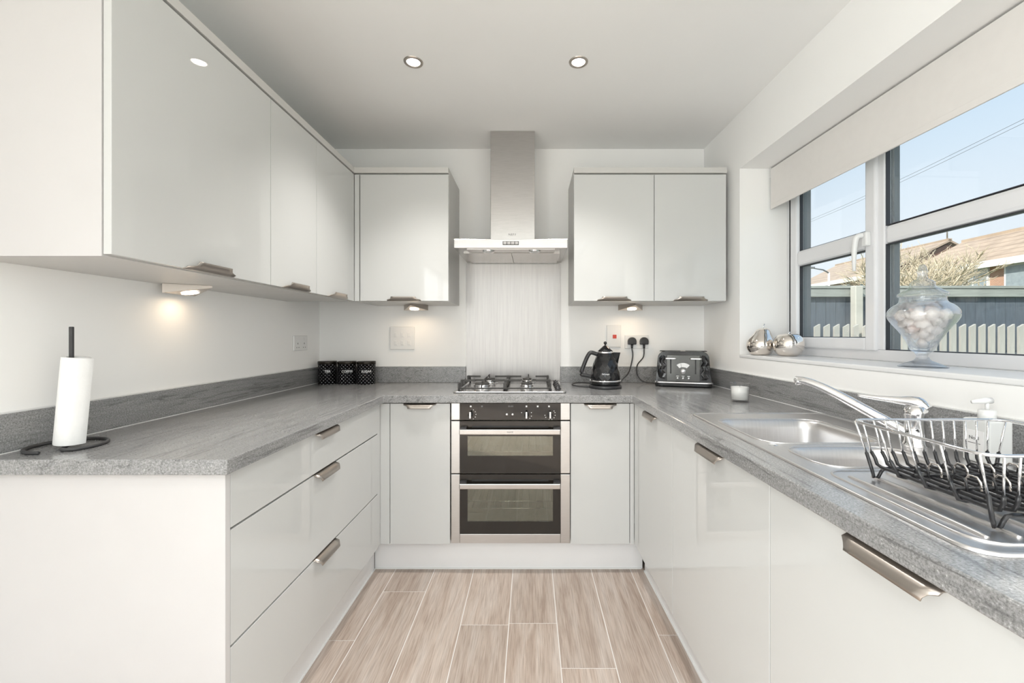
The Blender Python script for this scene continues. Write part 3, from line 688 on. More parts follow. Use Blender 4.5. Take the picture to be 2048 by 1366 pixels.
for gx0, gx1 in ((-0.375, -0.138), (-0.130, 0.105)):
    g = MB(); zt = HZ + 0.047; zb = HZ + 0.012
    g.tube([(gx0, 2.235, zb), (gx1, 2.235, zb), (gx1, 2.66, zb), (gx0, 2.66, zb)], 0.0045, 6, closed=True)
    gs = g.build('pan_support', M_iron, t, smooth=False)
    cx = (gx0 + gx1) / 2
    for yy in (2.34, 2.575):
        for sx_, xe in ((-1, gx0), (1, gx1)):
            MB().box(xe, xe - sx_ * 0.075, yy - 0.004, yy + 0.004, zt - 0.010, zt).box(xe - 0.005, xe + 0.005, yy - 0.02, yy + 0.02, zb, zt).build('pan_finger', M_iron, gs, bevel=0.0015)
        for sy in (-1, 1):
            MB().box(cx - 0.003, cx + 0.003, yy + sy * 0.035, yy + sy * 0.105, zt - 0.010, zt).box(cx - 0.003, cx + 0.003, yy + sy * 0.099, yy + sy * 0.107, zb, zt).build('pan_finger', M_iron, gs, bevel=0.0015)
    for yy in (2.245, 2.455, 2.65):
        
        for gx in (gx0, gx1): MB().box(gx - 0.004, gx + 0.004, yy - 0.02, yy + 0.02, zb, zt - 0.008).build('side_web', M_iron, gs)
    for fx, fy in ((gx0, 2.24), (gx1, 2.24), (gx0, 2.655), (gx1, 2.655)):
        MB().lathe([(0.006, 0), (0.006, 0.010)], (fx, fy, HZ), 10).build('rubber_foot', M_blackm, gs)
for i in range(4):
    ky = 2.30 + i * 0.075
    k_ = MB().lathe([(0.017, 0), (0.017, 0.004), (0.013, 0.006), (0.012, 0.020), (0.010, 0.022)], (0.148, ky, HZ), 20).build('knob', M_blackm, t)
    MB().box(0.1455, 0.1505, ky - 0.013, ky + 0.013, HZ + 0.020, HZ + 0.027).build('grip', M_black, k_, bevel=0.001)

# ================================================================== LIGHTS OF THE ROOM
def downlight(x, y, label):
    t = thing('ceiling_downlight', (x, y, ZC), label, 'light', 'recessed ceiling downlights')
    MB().lathe([(0.028, 0.0), (0.028, -0.003), (0.033, -0.0065), (0.040, -0.004), (0.0415, 0.0)], (x, y, ZC), 32, caps=False).build('bezel', M_satin, t)
    MB().lathe([(0.0, -0.0015), (0.0285, -0.0015)], (x, y, ZC), 28, caps=False).build('lens', M_lamp, t)
    l = bpy.data.lights.new('downlight_lamp', 'SPOT'); l.energy = DOWN_W if y > 1 else ROOM_W; l.color = (1.0, 0.965, 0.925)
    l.spot_size = math.radians(104); l.spot_blend = 1.0; l.shadow_soft_size = 0.05
    a = bpy.data.objects.new('downlight_lamp', l); COL.objects.link(a); a.location = (x, y, ZC - 0.035)
downlight(-0.508, 1.855, 'round recessed ceiling downlight nearer the left wall cabinets')
downlight(0.208, 1.855, 'round recessed ceiling downlight nearer the window')
for y in (0.2, -3.3):
    for x in (-0.6, 0.45): downlight(x, y, 'round recessed ceiling downlight in the room behind the camera')

def cab_light(cx, cy, face, label):
    # flat wedge-shaped triangular under-cabinet lamp; it leans from the cabinet underside to the wall
    t = thing('under_cabinet_light', (cx, cy, ZW0), label, 'light', 'triangular under-cabinet lights')
    def P(u, v, z):   # u along the wall, v away from the wall
        if face == 'B': return (cx + u, cy - v, z)
        return (cx + v, cy + u, z)
    W = 0.075; zt = ZW0; zb = ZW0 - 0.034
    # wedge: back edge low at the wall side, front apex at the cabinet underside
    vs = [P(-W, 0.0, zt), P(W, 0.0, zt), P(0, 0.125, zt), P(-W, 0.0, zb), P(W, 0.0, zb), P(0, 0.125, zt - 0.010)]
    MB().add(vs, [(0, 1, 2), (3, 5, 4), (0, 3, 4, 1), (1, 4, 5, 2), (2, 5, 3, 0)]).build('housing', M_satin, t, bevel=0.001)
    n = (Vector(vs[4]) - Vector(vs[3])).cross(Vector(vs[5]) - Vector(vs[3])).normalized()
    if n.z > 0: n = -n
    c = (Vector(vs[3]) + Vector(vs[4]) + Vector(vs[5])) / 3 + n * 0.0012
    e1 = (Vector(vs[4]) - Vector(vs[3])).normalized(); e2 = n.cross(e1)
    def disc(r, off): return [tuple(c + n * off + e1 * r * math.cos(2 * PI * i / 24) + e2 * r * math.sin(2 * PI * i / 24)) for i in range(24)]
    v1 = disc(0.030, 0.0) + disc(0.027, 0.002)
    MB().add(v1, [(i, (i + 1) % 24, 24 + (i + 1) % 24, 24 + i) for i in range(24)]).build('bezel', M_chrome, t)
    MB().add(disc(0.027, 0.0018), [tuple(range(24))]).build('lens', M_lampw, t)
    area('under_cabinet_lamp', c + n * 0.006, n, 0.045, 0.045, CAB_W if face == 'B' else CAB_W * 0.5, (1.0, 0.74, 0.48), 'DISK')
cab_light(XL + 0.03, 1.60, 'L', 'triangular under-cabinet lamp glowing below the left wall cabinets')
cab_light(-0.705, YB - 0.09, 'B', 'triangular under-cabinet lamp above the white switch grid')
cab_light(0.615, YB - 0.09, 'B', 'triangular under-cabinet lamp above the kettle sockets')

# ================================================================== SOCKETS AND SWITCHES
t = thing('double_socket', (XL, 2.49, 1.153), 'white double plug socket on the left wall', 'socket')
MB().box(XL, XL + 0.009, 2.417, 2.563, 1.110, 1.196).build('plate', M_plastic, t, bevel=0.003)
for y in (2.455, 2.525):
    s_ = MB().box(XL + 0.009, XL + 0.0125, y - 0.006, y + 0.006, 1.165, 1.186).build('rocker', M_plastic, t, bevel=0.001)
    
    for ya, yb, za, zb in ((-0.003, 0.003, 1.146, 1.155), (-0.014, -0.008, 1.125, 1.130), (0.008, 0.014, 1.125, 1.130)): MB().box(XL + 0.0085, XL + 0.0096, y + ya, y + yb, za, zb).build('pin_hole', M_greyp, t)
t = thing('switch_grid', (-0.815, YB, 1.18), 'large white square grid switch plate on the back wall', 'switch')
MB().box(-0.893, -0.737, YB - 0.009, YB, 1.107, 1.253).build('plate', M_plastic, t, bevel=0.003)
for r_ in range(2):
    for c_ in range(3):
        x = -0.855 + c_ * 0.042; z = 1.150 + r_ * 0.052
        f_ = MB().box(x - 0.012, x + 0.012, YB - 0.0108, YB - 0.009, z - 0.016, z + 0.016).build('surround', M_plastic, t, bevel=0.0005)
        MB().box(x - 0.008, x + 0.008, YB - 0.0135, YB - 0.0108, z - 0.012, z + 0.012).build('rocker', M_plastic, f_, bevel=0.001)
t = thing('cooker_switch', (0.53, YB, 1.193), 'tall white cooker switch plate with a red rocker', 'switch')
MB().box(0.485, 0.575, YB - 0.009, YB, 1.122, 1.262).build('plate', M_plastic, t, bevel=0.003)
MB().box(0.522, 0.546, YB - 0.013, YB - 0.009, 1.178, 1.202).build('rocker', M_red, t, bevel=0.0015)
t = thing('double_socket', (0.675, YB, 1.157), 'white double plug socket with two black plugs beside the cooker switch', 'socket')
MB().box(0.600, 0.750, YB - 0.009, YB, 1.114, 1.200).build('plate', M_plastic, t, bevel=0.003)
for x in (0.640, 0.718): MB().box(x - 0.006, x + 0.006, YB - 0.012, YB - 0.009, 1.182, 1.196).build('rocker', M_plastic, t, bevel=0.001)

def plug(parent, x, z):
    pr = [(-0.026, -0.018), (0.026, -0.018), (0.027, 0.004)] + [(0.026 * math.cos(a), 0.004 + 0.024 * math.sin(a)) for a in [PI * i / 10 for i in range(1, 10)]] + [(-0.027, 0.004)]
    p = MB().prism([(x + a, z + b) for a, b in pr], 'Y', YB - 0.009, YB - 0.034).build('plug', M_blackm, parent, bevel=0.004)
    MB().tube([(x, YB - 0.02, z - 0.016), (x, YB - 0.02, z - 0.044)], [0.008, 0.0055], 10).build('strain_relief', M_blackm, p)

# ================================================================== KETTLE
KX, KY = 0.425, 2.43
tb = thing('kettle_dock', (KX, KY, WT), 'round black kettle dock with its coiled cord and plug', 'kettle dock')
MB().lathe([(0.088, 0), (0.092, 0.004), (0.092, 0.014), (0.086, 0.018)], (KX, KY, WT), 40).build('plate', M_blackm, tb, bevel=0.001)
c1 = smooth_path([(KX + 0.085, KY + 0.05, WT + 0.01), (0.56, 2.60, WT + 0.03), (0.615, 2.67, 0.97), (0.645, 2.70, 1.06), (0.642, YB - 0.02, 1.112)], 8)
MB().tube(c1, 0.0038, 8).build('cord', M_blackm, tb)
c2 = smooth_path([(KX - 0.085, KY + 0.005, WT + 0.006), (KX - 0.15, KY + 0.03, WT + 0.006), (KX - 0.182, KY + 0.06, WT + 0.010), (KX - 0.16, KY + 0.10, WT + 0.016), (KX - 0.11, KY + 0.11, WT + 0.018), (KX - 0.05, KY + 0.11, WT + 0.010)], 8)
MB().tube(c2, 0.0042, 8).build('cord_loop', M_blackm, tb)
plug(tb, 0.642, 1.158)
t = thing('kettle', (KX, KY, WT + 0.018), 'black faceted electric kettle with chrome rings and pointed lid', 'kettle')
z0 = WT + 0.018
MB().lathe([(0.078, 0), (0.084, 0.004), (0.084, 0.014), (0.083, 0.020)], (KX, KY, z0), 36).build('foot', M_black, t)
MB().lathe([(0.083, 0.020), (0.090, 0.022), (0.091, 0.026), (0.087, 0.030), (0.083, 0.031)], (KX, KY, z0), 40).build('chrome_ring', M_chrome, t)
def facets(prof, n, c, jit, seed):
    rnd = random.Random(seed); vs = []; fs = []
    for j, (r, z) in enumerate(prof):
        for i in range(n):
            a = 2 * PI * (i + 0.5 * (j % 2)) / n; q = r * (1 + (rnd.uniform(-jit, jit) if 0 < j < len(prof) - 1 else 0))
            vs.append((c[0] + q * math.cos(a), c[1] + q * math.sin(a), c[2] + z))
    for j in range(len(prof) - 1):
        for i in range(n):
            a, b = j * n + i, j * n + (i + 1) % n; c_, d = (j + 1) * n + i, (j + 1) * n + (i + 1) % n
            if j % 2 == 0: fs += [(a, b, c_), (b, d, c_)]
            else: fs += [(a, b, d), (a, d, c_)]
    return vs, fs
prof = [(0.084, 0.031), (0.083, 0.050), (0.079, 0.072), (0.075, 0.095), (0.069, 0.118), (0.061, 0.140), (0.053, 0.160), (0.046, 0.178)]
MB().add(*facets(prof, 16, (KX, KY, z0), 0.012, 3)).build('body', M_black, t)
MB().lathe([(0.046, 0.178), (0.0475, 0.180), (0.0475, 0.187), (0.044, 0.189)], (KX, KY, z0), 32).build('collar_ring', M_chrome, t)
MB().lathe([(0.044, 0.189), (0.030, 0.203), (0.012, 0.219), (0.004, 0.224), (0.004, 0.228)], (KX, KY, z0), 32).build('lid', M_black, t)
MB().lathe([(0.0, 0.226)] + [(0.0095 * math.sin(a), 0.2365 - 0.0095 * math.cos(a)) for a in [PI * i / 8 for i in range(1, 9)]], (KX, KY, z0), 16, caps=False).build('lid_knob', M_black, t)
# spout (towards the window) : open wedge
sp = [(KX + 0.040, KY, z0 + 0.184), (KX + 0.085, KY, z0 + 0.183), (KX + 0.078, KY, z0 + 0.155), (KX + 0.070, KY, z0 + 0.115), (KX + 0.05, KY, z0 + 0.12)]
vs = [(x, y + s * (0.026 if i in (0, 4) else 0.007 if i in (1, 2) else 0.004), z) for s in (-1, 1) for i, (x, y, z) in enumerate(sp)]
MB().add(vs, [(0, 1, 2, 3, 4), (9, 8, 7, 6, 5)] + [(i, 5 + i, 5 + (i + 1) % 5, (i + 1) % 5) for i in range(5)]).build('spout', M_black, t, bevel=0.001)
hp = smooth_path([(KX - 0.045, KY, z0 + 0.172), (KX - 0.082, KY, z0 + 0.182), (KX - 0.102, KY, z0 + 0.158), (KX - 0.122, KY, z0 + 0.110), (KX - 0.137, KY, z0 + 0.062), (KX - 0.110, KY, z0 + 0.052), (KX - 0.078, KY, z0 + 0.046)], 4)
hm = MB(); 
for i in range(len(hp) - 1): pass
MB().tube(hp, 0.0115, 8).build('handle', M_blackm, t, smooth=True)
text("De'Longhi", 0.010, (KX - 0.012, KY - 0.0835, z0 + 0.066), (PI / 2 - 0.15, 0, -0.13), M_print, t)

# ================================================================== TOASTER
TW, TD, THt = 0.305, 0.175, 0.205
def toaster():
    t = thing('toaster', (0, 0, 0), 'black faceted four-slice toaster with chrome trim', 'toaster')
    hw, hd = TW / 2, TD / 2
    # local: front faces -y
    MB().prism(rrect(-hw - 0.004, hw + 0.004, -hd - 0.004, hd + 0.004, 0.03), 'Z', 0.004, 0.022).build('base', M_black, t, bevel=0.004)
    MB().prism(rrect(-hw - 0.009, hw + 0.009, -hd - 0.009, hd + 0.009, 0.032), 'Z', 0.022, 0.031).build('chrome_skirt', M_chrome, t, bevel=0.003)
    # front profile (arched) extruded, faceted shoulders built on front
    def outline(k=0.0):
        pts = [(-hw + k, 0.031), (hw - k, 0.031), (hw - 0.008 - k, 0.10)]
        pts += [(hw - 0.014 - k - 0.04 + 0.04 * math.cos(a), THt - 0.04 - k + 0.04 * math.sin(a)) for a in [PI / 2 * i / 6 for i in range(7)]]
        pts += [(-x, z) for x, z in pts[2:][::-1]]
        return pts
    MB().prism(outline(0.004), 'Y', -hd + 0.006, hd - 0.006).build('body', M_black, t)
    for y0, y1 in ((-hd + 0.012, -hd + 0.036), (hd - 0.036, hd - 0.012)):
        MB().prism(outline(-0.001), 'Y', y0, y1).build('trim_band', M_black if y0 < 0 else M_satin, t, bevel=0.002)
    # side caps between the bands, satin
    MB().prism(outline(0.001), 'Y', -hd + 0.036, hd - 0.036).build('shell', M_satin, t)
    # top slots
    for x in (-0.072, 0.072):
        for y in (-0.027, 0.027): MB().box(x - 0.058, x + 0.058, y - 0.012, y + 0.012, THt - 0.002, THt + 0.0015).build('bread_slot', M_dark, t)
    # faceted front panels on both sides of the plain centre
    rnd = random.Random(5)
    for sgn in (-1, 1):
        vs = []; fs = []; nx, nz = 4, 7
        for j in range(nz + 1):
            z = 0.033 + (THt - 0.016 - 0.033) * j / nz
            xo = hw - 0.006 - 0.010 * j / nz - (0.018 if j == nz else 0.004 if j == nz - 1 else 0)
            xi = hw - 0.060 + 0.012 * (j % 2)
            for i in range(nx + 1):
                x = xi + (xo - xi) * i / nx
                y = -hd + 0.002 + (0.006 if i == nx or j in (0, nz) else rnd.uniform(-0.0035, 0.0045))
                vs.append((sgn * x, y, z))
        for j in range(nz):
            for i in range(nx):
                a, b = j * (nx + 1) + i, j * (nx + 1) + i + 1; c_, d = a + nx + 1, b + nx + 1
                fs += [(a, b, c_), (b, d, c_)] if (i + j) % 2 else [(a, b, d), (a, d, c_)]
        k = len(vs); vs += [(x, -hd + 0.012, z) for x, y, z in vs]
        fs += [tuple(i + k for i in f[::-1]) for f in fs]
        MB().add(vs, fs).build('faceted_panel', M_black, t)
    M_tp = mat('toaster_front', (0.085, 0.085, 0.082), 0.16, 0.85)
    MB().box(-hw + 0.062, hw - 0.062, -hd - 0.001, -hd + 0.010, 0.034, THt - 0.020).build('control_panel', M_tp, t, bevel=0.002)
    f = -hd - 0.001
    for x in (-0.067, 0.067):
        MB().box(x - 0.0032, x + 0.0032, f - 0.0004, f + 0.002, 0.078, 0.160).build('lever_slot', M_dark, t)
        MB().prism(rrect(x - 0.032, x + 0.032, f - 0.026, f - 0.004, 0.010, 3), 'Z', 0.160, 0.170).build('lever', M_chrome, t, bevel=0.003)
    ga = [(0.052 * math.sin(a), 0.094 + 0.046 * math.cos(a)) for a in [-0.75 + 1.5 * i / 8 for i in range(9)]]
    gb = [(0.030 * math.sin(a), 0.094 + 0.022 * math.cos(a)) for a in [0.75 - 1.5 * i / 8 for i in range(9)]]
    g_ = MB().prism(ga + gb, 'Y', f - 0.0015, f + 0.001).build('browning_gauge', M_plastic, t)
    MB().add([(-0.010, f - 0.002, 0.112), (-0.008, f - 0.002, 0.112), (-0.012, f - 0.002, 0.138), (-0.013, f - 0.002, 0.138)], [(0, 1, 2, 3)]).build('needle', M_dark, g_)
    MB().lathe([(0.0, -0.014), (0.013, -0.014), (0.015, -0.011), (0.015, 0.0)], (0, f, 0.092), 20, axis='Y', caps=False).build('dial', M_chrome, t)
    for x in (-0.030, 0.0, 0.030):
        MB().lathe([(0.0, -0.006), (0.005, -0.006), (0.007, -0.003), (0.007, 0)], (x, f, 0.052), 14, axis='Y', caps=False).build('button', M_chrome, t)
        MB().box(x - 0.007, x + 0.007, f - 0.001, f + 0.001, 0.062, 0.066).build('button_label', M_print, t)
    for x in (-hw + 0.03, hw - 0.03):
        for y in (-hd + 0.03, hd - 0.03): MB().lathe([(0.010, 0), (0.010, 0.006)], (x, y, 0), 12).build('rubber_foot', M_blackm, t)
    return t
to = toaster()
to.location = (0.902, 2.530, WT); to.rotation_euler.z = -math.radians(19)
Ti = (Matrix.Translation(to.location) @ Matrix.Rotation(to.rotation_euler.z, 4, 'Z')).inverted()
cw = smooth_path([(0.718, YB - 0.02, 1.112), (0.712, 2.70, 1.06), (0.672, 2.69, 1.01), (0.668, 2.67, 0.95), (0.70, 2.655, 0.912), (0.76, 2.63, WT + 0.006), (0.83, 2.60, WT + 0.006)], 8)
mb = MB(); mb.tube([Ti @ Vector(p) for p in cw], 0.0038, 8); mb.build('cord', M_blackm, to)
pr = [(-0.026, -0.018), (0.026, -0.018), (0.027, 0.004)] + [(0.026 * math.cos(a), 0.004 + 0.024 * math.sin(a)) for a in [PI * i / 10 for i in range(1, 10)]] + [(-0.027, 0.004)]
mb = MB().prism([(0.718 + a, 1.158 + b) for a, b in pr], 'Y', YB - 0.0095, YB - 0.034); mb.v = [Ti @ p for p in mb.v]; pl_ = mb.build('plug', M_blackm, to, bevel=0.004)
mb = MB().tube([(0.718, YB - 0.02, 1.142), (0.718, YB - 0.02, 1.114)], [0.008, 0.0055], 10); mb.v = [Ti @ p for p in mb.v]; mb.build('strain_relief', M_blackm, pl_)

# ================================================================== CANISTERS
for x, word, y in ((-1.253, 'TEA', 2.638), (-1.130, 'COFFEE', 2.635), (-1.010, 'SUGAR', 2.632)):
    t = thing('canister', (x, y, WT), 'black embossed tin canister lettered %s' % word, 'canister', 'kitchen canisters in the corner')
    MB().lathe([(0.050, 0), (0.053, 0.002), (0.053, 0.120)], (x, y, WT), 48).build('tin', M_tin, t)
    MB().lathe([(0.0535, 0.120), (0.0555, 0.121), (0.0555, 0.136), (0.053, 0.140), (0.040, 0.141)], (x, y, WT), 40).build('lid', M_lidc, t, bevel=0.0)
    a0 = math.atan2(-y, -x) ; a0 = math.atan2(0 - y, 0 - x)
    nx_, ny_ = math.cos(a0), math.sin(a0)
    # name plate curved round the tin, facing the room
    vs = []; fs = []
    for i in range(9):
        a = a0 + (i - 4) * 0.09
        for z in (0.068, 0.090): vs.append((x + 0.0538 * math.cos(a), y + 0.0538 * math.sin(a), WT + z))
    for i in range(8): fs.append((2 * i, 2 * i + 2, 2 * i + 3, 2 * i + 1))
    pl_ = MB().add(vs, fs, True).build('name_plate', M_black, t)
    tx = text(word, 0.019, (0, 0, 0), (PI / 2, 0, 0), M_print, t, depth=0.0003)
    og = ORG[t.name]
    for v_ in tx.data.vertices:   # wrap the letters round the tin
        p = v_.co + og
        a = a0 + p.x / 0.0542; r_ = 0.0542 + p.y * -1.0
        v_.co = Vector((x + r_ * math.cos(a), y + r_ * math.sin(a), WT + 0.079 + p.z)) - og

# ================================================================== KITCHEN ROLL
RX, RY = -1.232, 1.140
t = thing('kitchen_roll_holder', (RX, RY, WT), 'dark grey metal kitchen roll holder with an open ring base', 'holder')
zc = WT + 0.0045
plan = [(-1.2135, 1.108), (-1.197, 1.0985)] + [(-1.243 + 0.078 * math.cos(math.radians(a)), 1.148 + 0.078 * math.sin(math.radians(a))) for a in range(-34, 290, 12)]
px_, py_ = -1.2165, 1.133
MB().tube(smooth_path([(px_, py_, zc + 0.010)] + [(a, b, zc) for a, b in plan], 4), 0.0045, 8).build('base_ring', M_holder, t)
MB().box(px_ - 0.0045, px_ + 0.0045, py_ - 0.0035, py_ + 0.0035, zc + 0.004, WT + 0.322).build('upright', M_holder, t, bevel=0.0015)
tip = math.radians(5.5)
roll = MB()
prof = [(0.018, 0.0), (0.0278, 0.0), (0.0285, 0.002), (0.0285, 0.228), (0.0278, 0.230), (0.018, 0.230)]
roll.lathe(prof, (0, 0, 0), 40, caps=False)
roll.lathe([(0.018, 0.230), (0.018, 0.0)], (0, 0, 0), 24, caps=False)
Mx = Matrix.Translation((px_ - 0.009, py_ + 0.0, WT + 0.0125)) @ Matrix.Rotation(tip, 4, 'Y')
roll.v = [Mx @ p for p in roll.v]
o = tag(roll.build('kitchen_roll', M_paper), 'white kitchen paper roll leaning on its dark holder', 'kitchen roll')
sh = MB()
vs = []; fs = []
for i in range(7):
    a = math.radians(-60 + i * 14); rr_ = 0.0289 + (0.0 if i < 4 else 0.0022 * (i - 3))
    for z in (0.0, 0.228): vs.append(tuple(Mx @ Vector((rr_ * math.cos(a), rr_ * math.sin(a), z + 0.001))))
for i in range(6): fs.append((2 * i, 2 * i + 2, 2 * i + 3, 2 * i + 1))
sh.add(vs, fs, True).build('loose_sheet', M_paper, o)

# ================================================================== CANDLE
CX, CY = 0.945, 1.93
t = thing('candle', (CX, CY, WT), 'white candle in a clear glass tumbler', 'candle')
MB().lathe([(0.034, 0.0), (0.037, 0.002), (0.0405, 0.084), (0.0395, 0.085), (0.0355, 0.010), (0.0, 0.009)], (CX, CY, WT), 36, caps=True).build('tumbler', M_cglass, t)
MB().lathe([(0.0345, 0.0105), (0.0380, 0.066), (0.030, 0.0665)], (CX, CY, WT), 32).build('wax', M_wax, t)
MB().tube([(CX, CY, WT + 0.066), (CX + 0.001, CY, WT + 0.074)], 0.001, 6).build('wick', M_dark, t)

# ================================================================== SINK
SX0, SX1, SY0, SY1 = 0.605, 1.105, 0.575, 1.625
def sink():
    t = thing('sink', (0.85, 1.1, WT), 'stainless steel one-and-a-half bowl sink with ribbed draining board', 'sink')
    bowls = [(0.650, 0.985, 1.178, 1.500, 0.155, 0.055), (0.668, 0.945, 0.962, 1.130, 0.11, 0.055)]
    zt = WT + 0.003
    outer = rrect(SX0 + 0.010, SX1 - 0.010, SY0 + 0.010, SY1 - 0.010, 0.03, 5)
    loops = [outer]; inner = []
    for x0, x1, y0, y1, d, r in bowls: loops.append(rrect(x0, x1, y0, y1, r, 6))
    bm = bmesh.new(); ed = []; vl = []
    for lp in loops:
        vs = [bm.verts.new((x, y, zt)) for x, y in lp]; vl.append(vs)
        ed += [bm.edges.new((vs[i], vs[(i + 1) % len(vs)])) for i in range(len(vs))]
    bmesh.ops.triangle_fill(bm, use_beauty=True, use_dissolve=False, edges=ed)
    me = bpy.data.meshes.new('deck'); bmesh.ops.recalc_face_normals(bm, faces=bm.faces[:])
    for f in bm.faces:
        if f.normal.z < 0: f.normal_flip()
    bm.to_mesh(me); bm.free(); me.materials.append(M_sink); me.transform(Matrix.Translation(-ORG[t.name]))
    o = bpy.data.objects.new('deck', me); COL.objects.link(o); o.parent = t; ORG[o.name] = ORG[t.name]
    # raised rolled rim
    m_ = MB(); vs = []; fs = []
    rp = [(0.010, 0.003), (0.007, 0.005), (0.003, 0.0055), (0.0008, 0.004), (0.0, 0.0004)]
    for k, z in rp: vs += [(x, y, WT + z) for x, y in rrect(SX0 + k, SX1 - k, SY0 + k, SY1 - k, 0.04 - k, 5)]
    n = 24
    for j in range(len(rp) - 1):
        for i in range(n): fs.append((j * n + i, j * n + (i + 1) % n, (j + 1) * n + (i + 1) % n, (j + 1) * n + i))
    m_.add(vs, fs, True).build('rim', M_sink, t)
    for x0, x1, y0, y1, d, r in bowls:
        vs = []; fs = []; n = 28
        st = [(0.0, 0.0), (0.002, -0.001), (0.006, -0.006), (0.010, -0.03), (0.016, -d + 0.035), (0.022, -d + 0.016), (0.036, -d + 0.004), (0.055, -d)]
        for k, z in st: vs += [(x, y, zt + z) for x, y in rrect(x0 + k, x1 - k, y0 + k, y1 - k, max(r - k * 0.4, 0.02), 6)]
        for j in range(len(st) - 1):
            for i in range(n): fs.append((j * n + i, j * n + (i + 1) % n, (j + 1) * n + (i + 1) % n, (j + 1) * n + i))
        fs.append(tuple((len(st) - 1) * n + i for i in range(n)))
        b = MB().add(vs, fs, True).build('bowl', M_sink, t)
        MB().lathe([(0.0, 0.002), (0.025, 0.002), (0.036, 0.004), (0.038, 0.001)], ((x0 + x1) / 2, (y0 + y1) / 2, zt - d), 24, caps=False).build('waste', M_chrome, b)
        # bead round the bowl mouth
        MB().tube([(x, y, zt + 0.0008) for x, y in rrect(x0 - 0.008, x1 + 0.008, y0 - 0.008, y1 + 0.008, r + 0.008, 6)], 0.0022, 6, closed=True).build('mouth_bead', M_sink, b)
    # draining ribs
    for i in range(9):
        x = 0.668 + i * 0.048
        ln = 0.0
        MB().tube(smooth_path([(x, 0.625, zt - 0.001), (x, 0.66, zt + 0.0012), (x, 0.86, zt + 0.0012), (x, 0.915 - (0.02 if i < 2 else 0), zt - 0.001)], 3), 0.0042, 8).build('drainer_rib', M_sink, t)
    MB().tube([(x, y, zt + 0.0002) for x, y in rrect(0.640, 1.075, 0.605, 0.935, 0.04, 5)], 0.003, 6, closed=True).build('drainer_edge', M_sink, t)
    MB().lathe([(0.0, 0.0), (0.010, 0.0), (0.012, -0.001)], (0.655, 1.155, zt + 0.001), 16, caps=False).build('overflow_cap', M_chrome, t)
    return t
sink()
# --- mixer tap
TX, TY = 1.035, 1.148
t = thing('mixer_tap', (TX, TY, WT + 0.003), 'chrome single-lever mixer tap with a long slanting spout', 'tap')
zb = WT + 0.003
MB().lathe([(0.033, 0), (0.033, 0.004), (0.028, 0.010), (0.025, 0.045), (0.0245, 0.075), (0.026, 0.080), (0.0265, 0.092), (0.022, 0.104), (0.008, 0.109)], (TX, TY, zb), 32).build('body', M_chrome, t)
spp = smooth_path([(TX - 0.010, TY + 0.010, zb + 0.030), (TX - 0.045, TY + 0.055, zb + 0.060), (TX - 0.10, TY + 0.125, zb + 0.108), (TX - 0.135, TY + 0.170, zb + 0.136), (TX - 0.160, TY + 0.203, zb + 0.150), (TX - 0.180, TY + 0.232, zb + 0.154)], 6)
s_ = MB().tube(spp, [0.0155 - 0.0045 * i / 30 for i in range(31)], 14).build('spout', M_chrome, t)
ex, ey, ez = spp[-1]
MB().lathe([(0.0115, 0.006), (0.012, -0.004), (0.0115, -0.016), (0.008, -0.017)], (ex + 0.006, ey - 0.008, ez), 18).build('aerator', M_chrome, s_)
lvp = smooth_path([(TX + 0.020, TY - 0.010, zb + 0.098), (TX + 0.004, TY + 0.004, zb + 0.114), (TX - 0.025, TY + 0.030, zb + 0.117), (TX - 0.060, TY + 0.060, zb + 0.120), (TX - 0.090, TY + 0.088, zb + 0.124)], 5)
MB().tube(lvp, [0.017, 0.0175, 0.018, 0.0185, 0.0185, 0.018, 0.0165, 0.015, 0.0135, 0.012, 0.0108, 0.0098, 0.009, 0.0083, 0.0076, 0.0070, 0.0064, 0.0058, 0.0052, 0.0046, 0.003], 14).build('lever', M_chrome, t)

# ================================================================== SOAP BOTTLE
BX, BY = 1.068, 1.000
t = thing('soap_bottle', (BX, BY, WT + 0.0035), 'square frosted soap dispenser bottle with a white label', 'bottle')
zb = WT + 0.0035; hb = 0.030
MB().prism(rrect(BX - hb, BX + hb, BY - hb, BY + hb, 0.007, 3), 'Z', zb, zb + 0.100).build('bottle', M_bottle, t, bevel=0.004)
MB().lathe([(0.016, 0.100), (0.016, 0.120), (0.012, 0.122)], (BX, BY, zb), 20).build('collar', M_plastic, t)
MB().lathe([(0.004, 0.122), (0.004, 0.140)], (BX, BY, zb), 12).build('pump_stem', M_plastic, t)
MB().tube([(BX + 0.010, BY, zb + 0.143), (BX - 0.006, BY, zb + 0.143), (BX - 0.030, BY + 0.006, zb + 0.139)], [0.007, 0.007, 0.004], 10).build('pump_head', M_plastic, t)
lb = MB().box(BX - hb - 0.0006, BX - hb, BY - 0.021, BY + 0.021, zb + 0.022, zb + 0.074).build('label_sheet', M_print, t)
text('No.3', 0.0115, (BX - hb - 0.0008, BY, zb + 0.056), (PI / 2, 0, -PI / 2), M_greyp, lb)
MB().box(BX - hb - 0.0009, BX - hb - 0.0006, BY - 0.014, BY + 0.014, zb + 0.0435, zb + 0.045).build('small_print', M_greyp, lb)

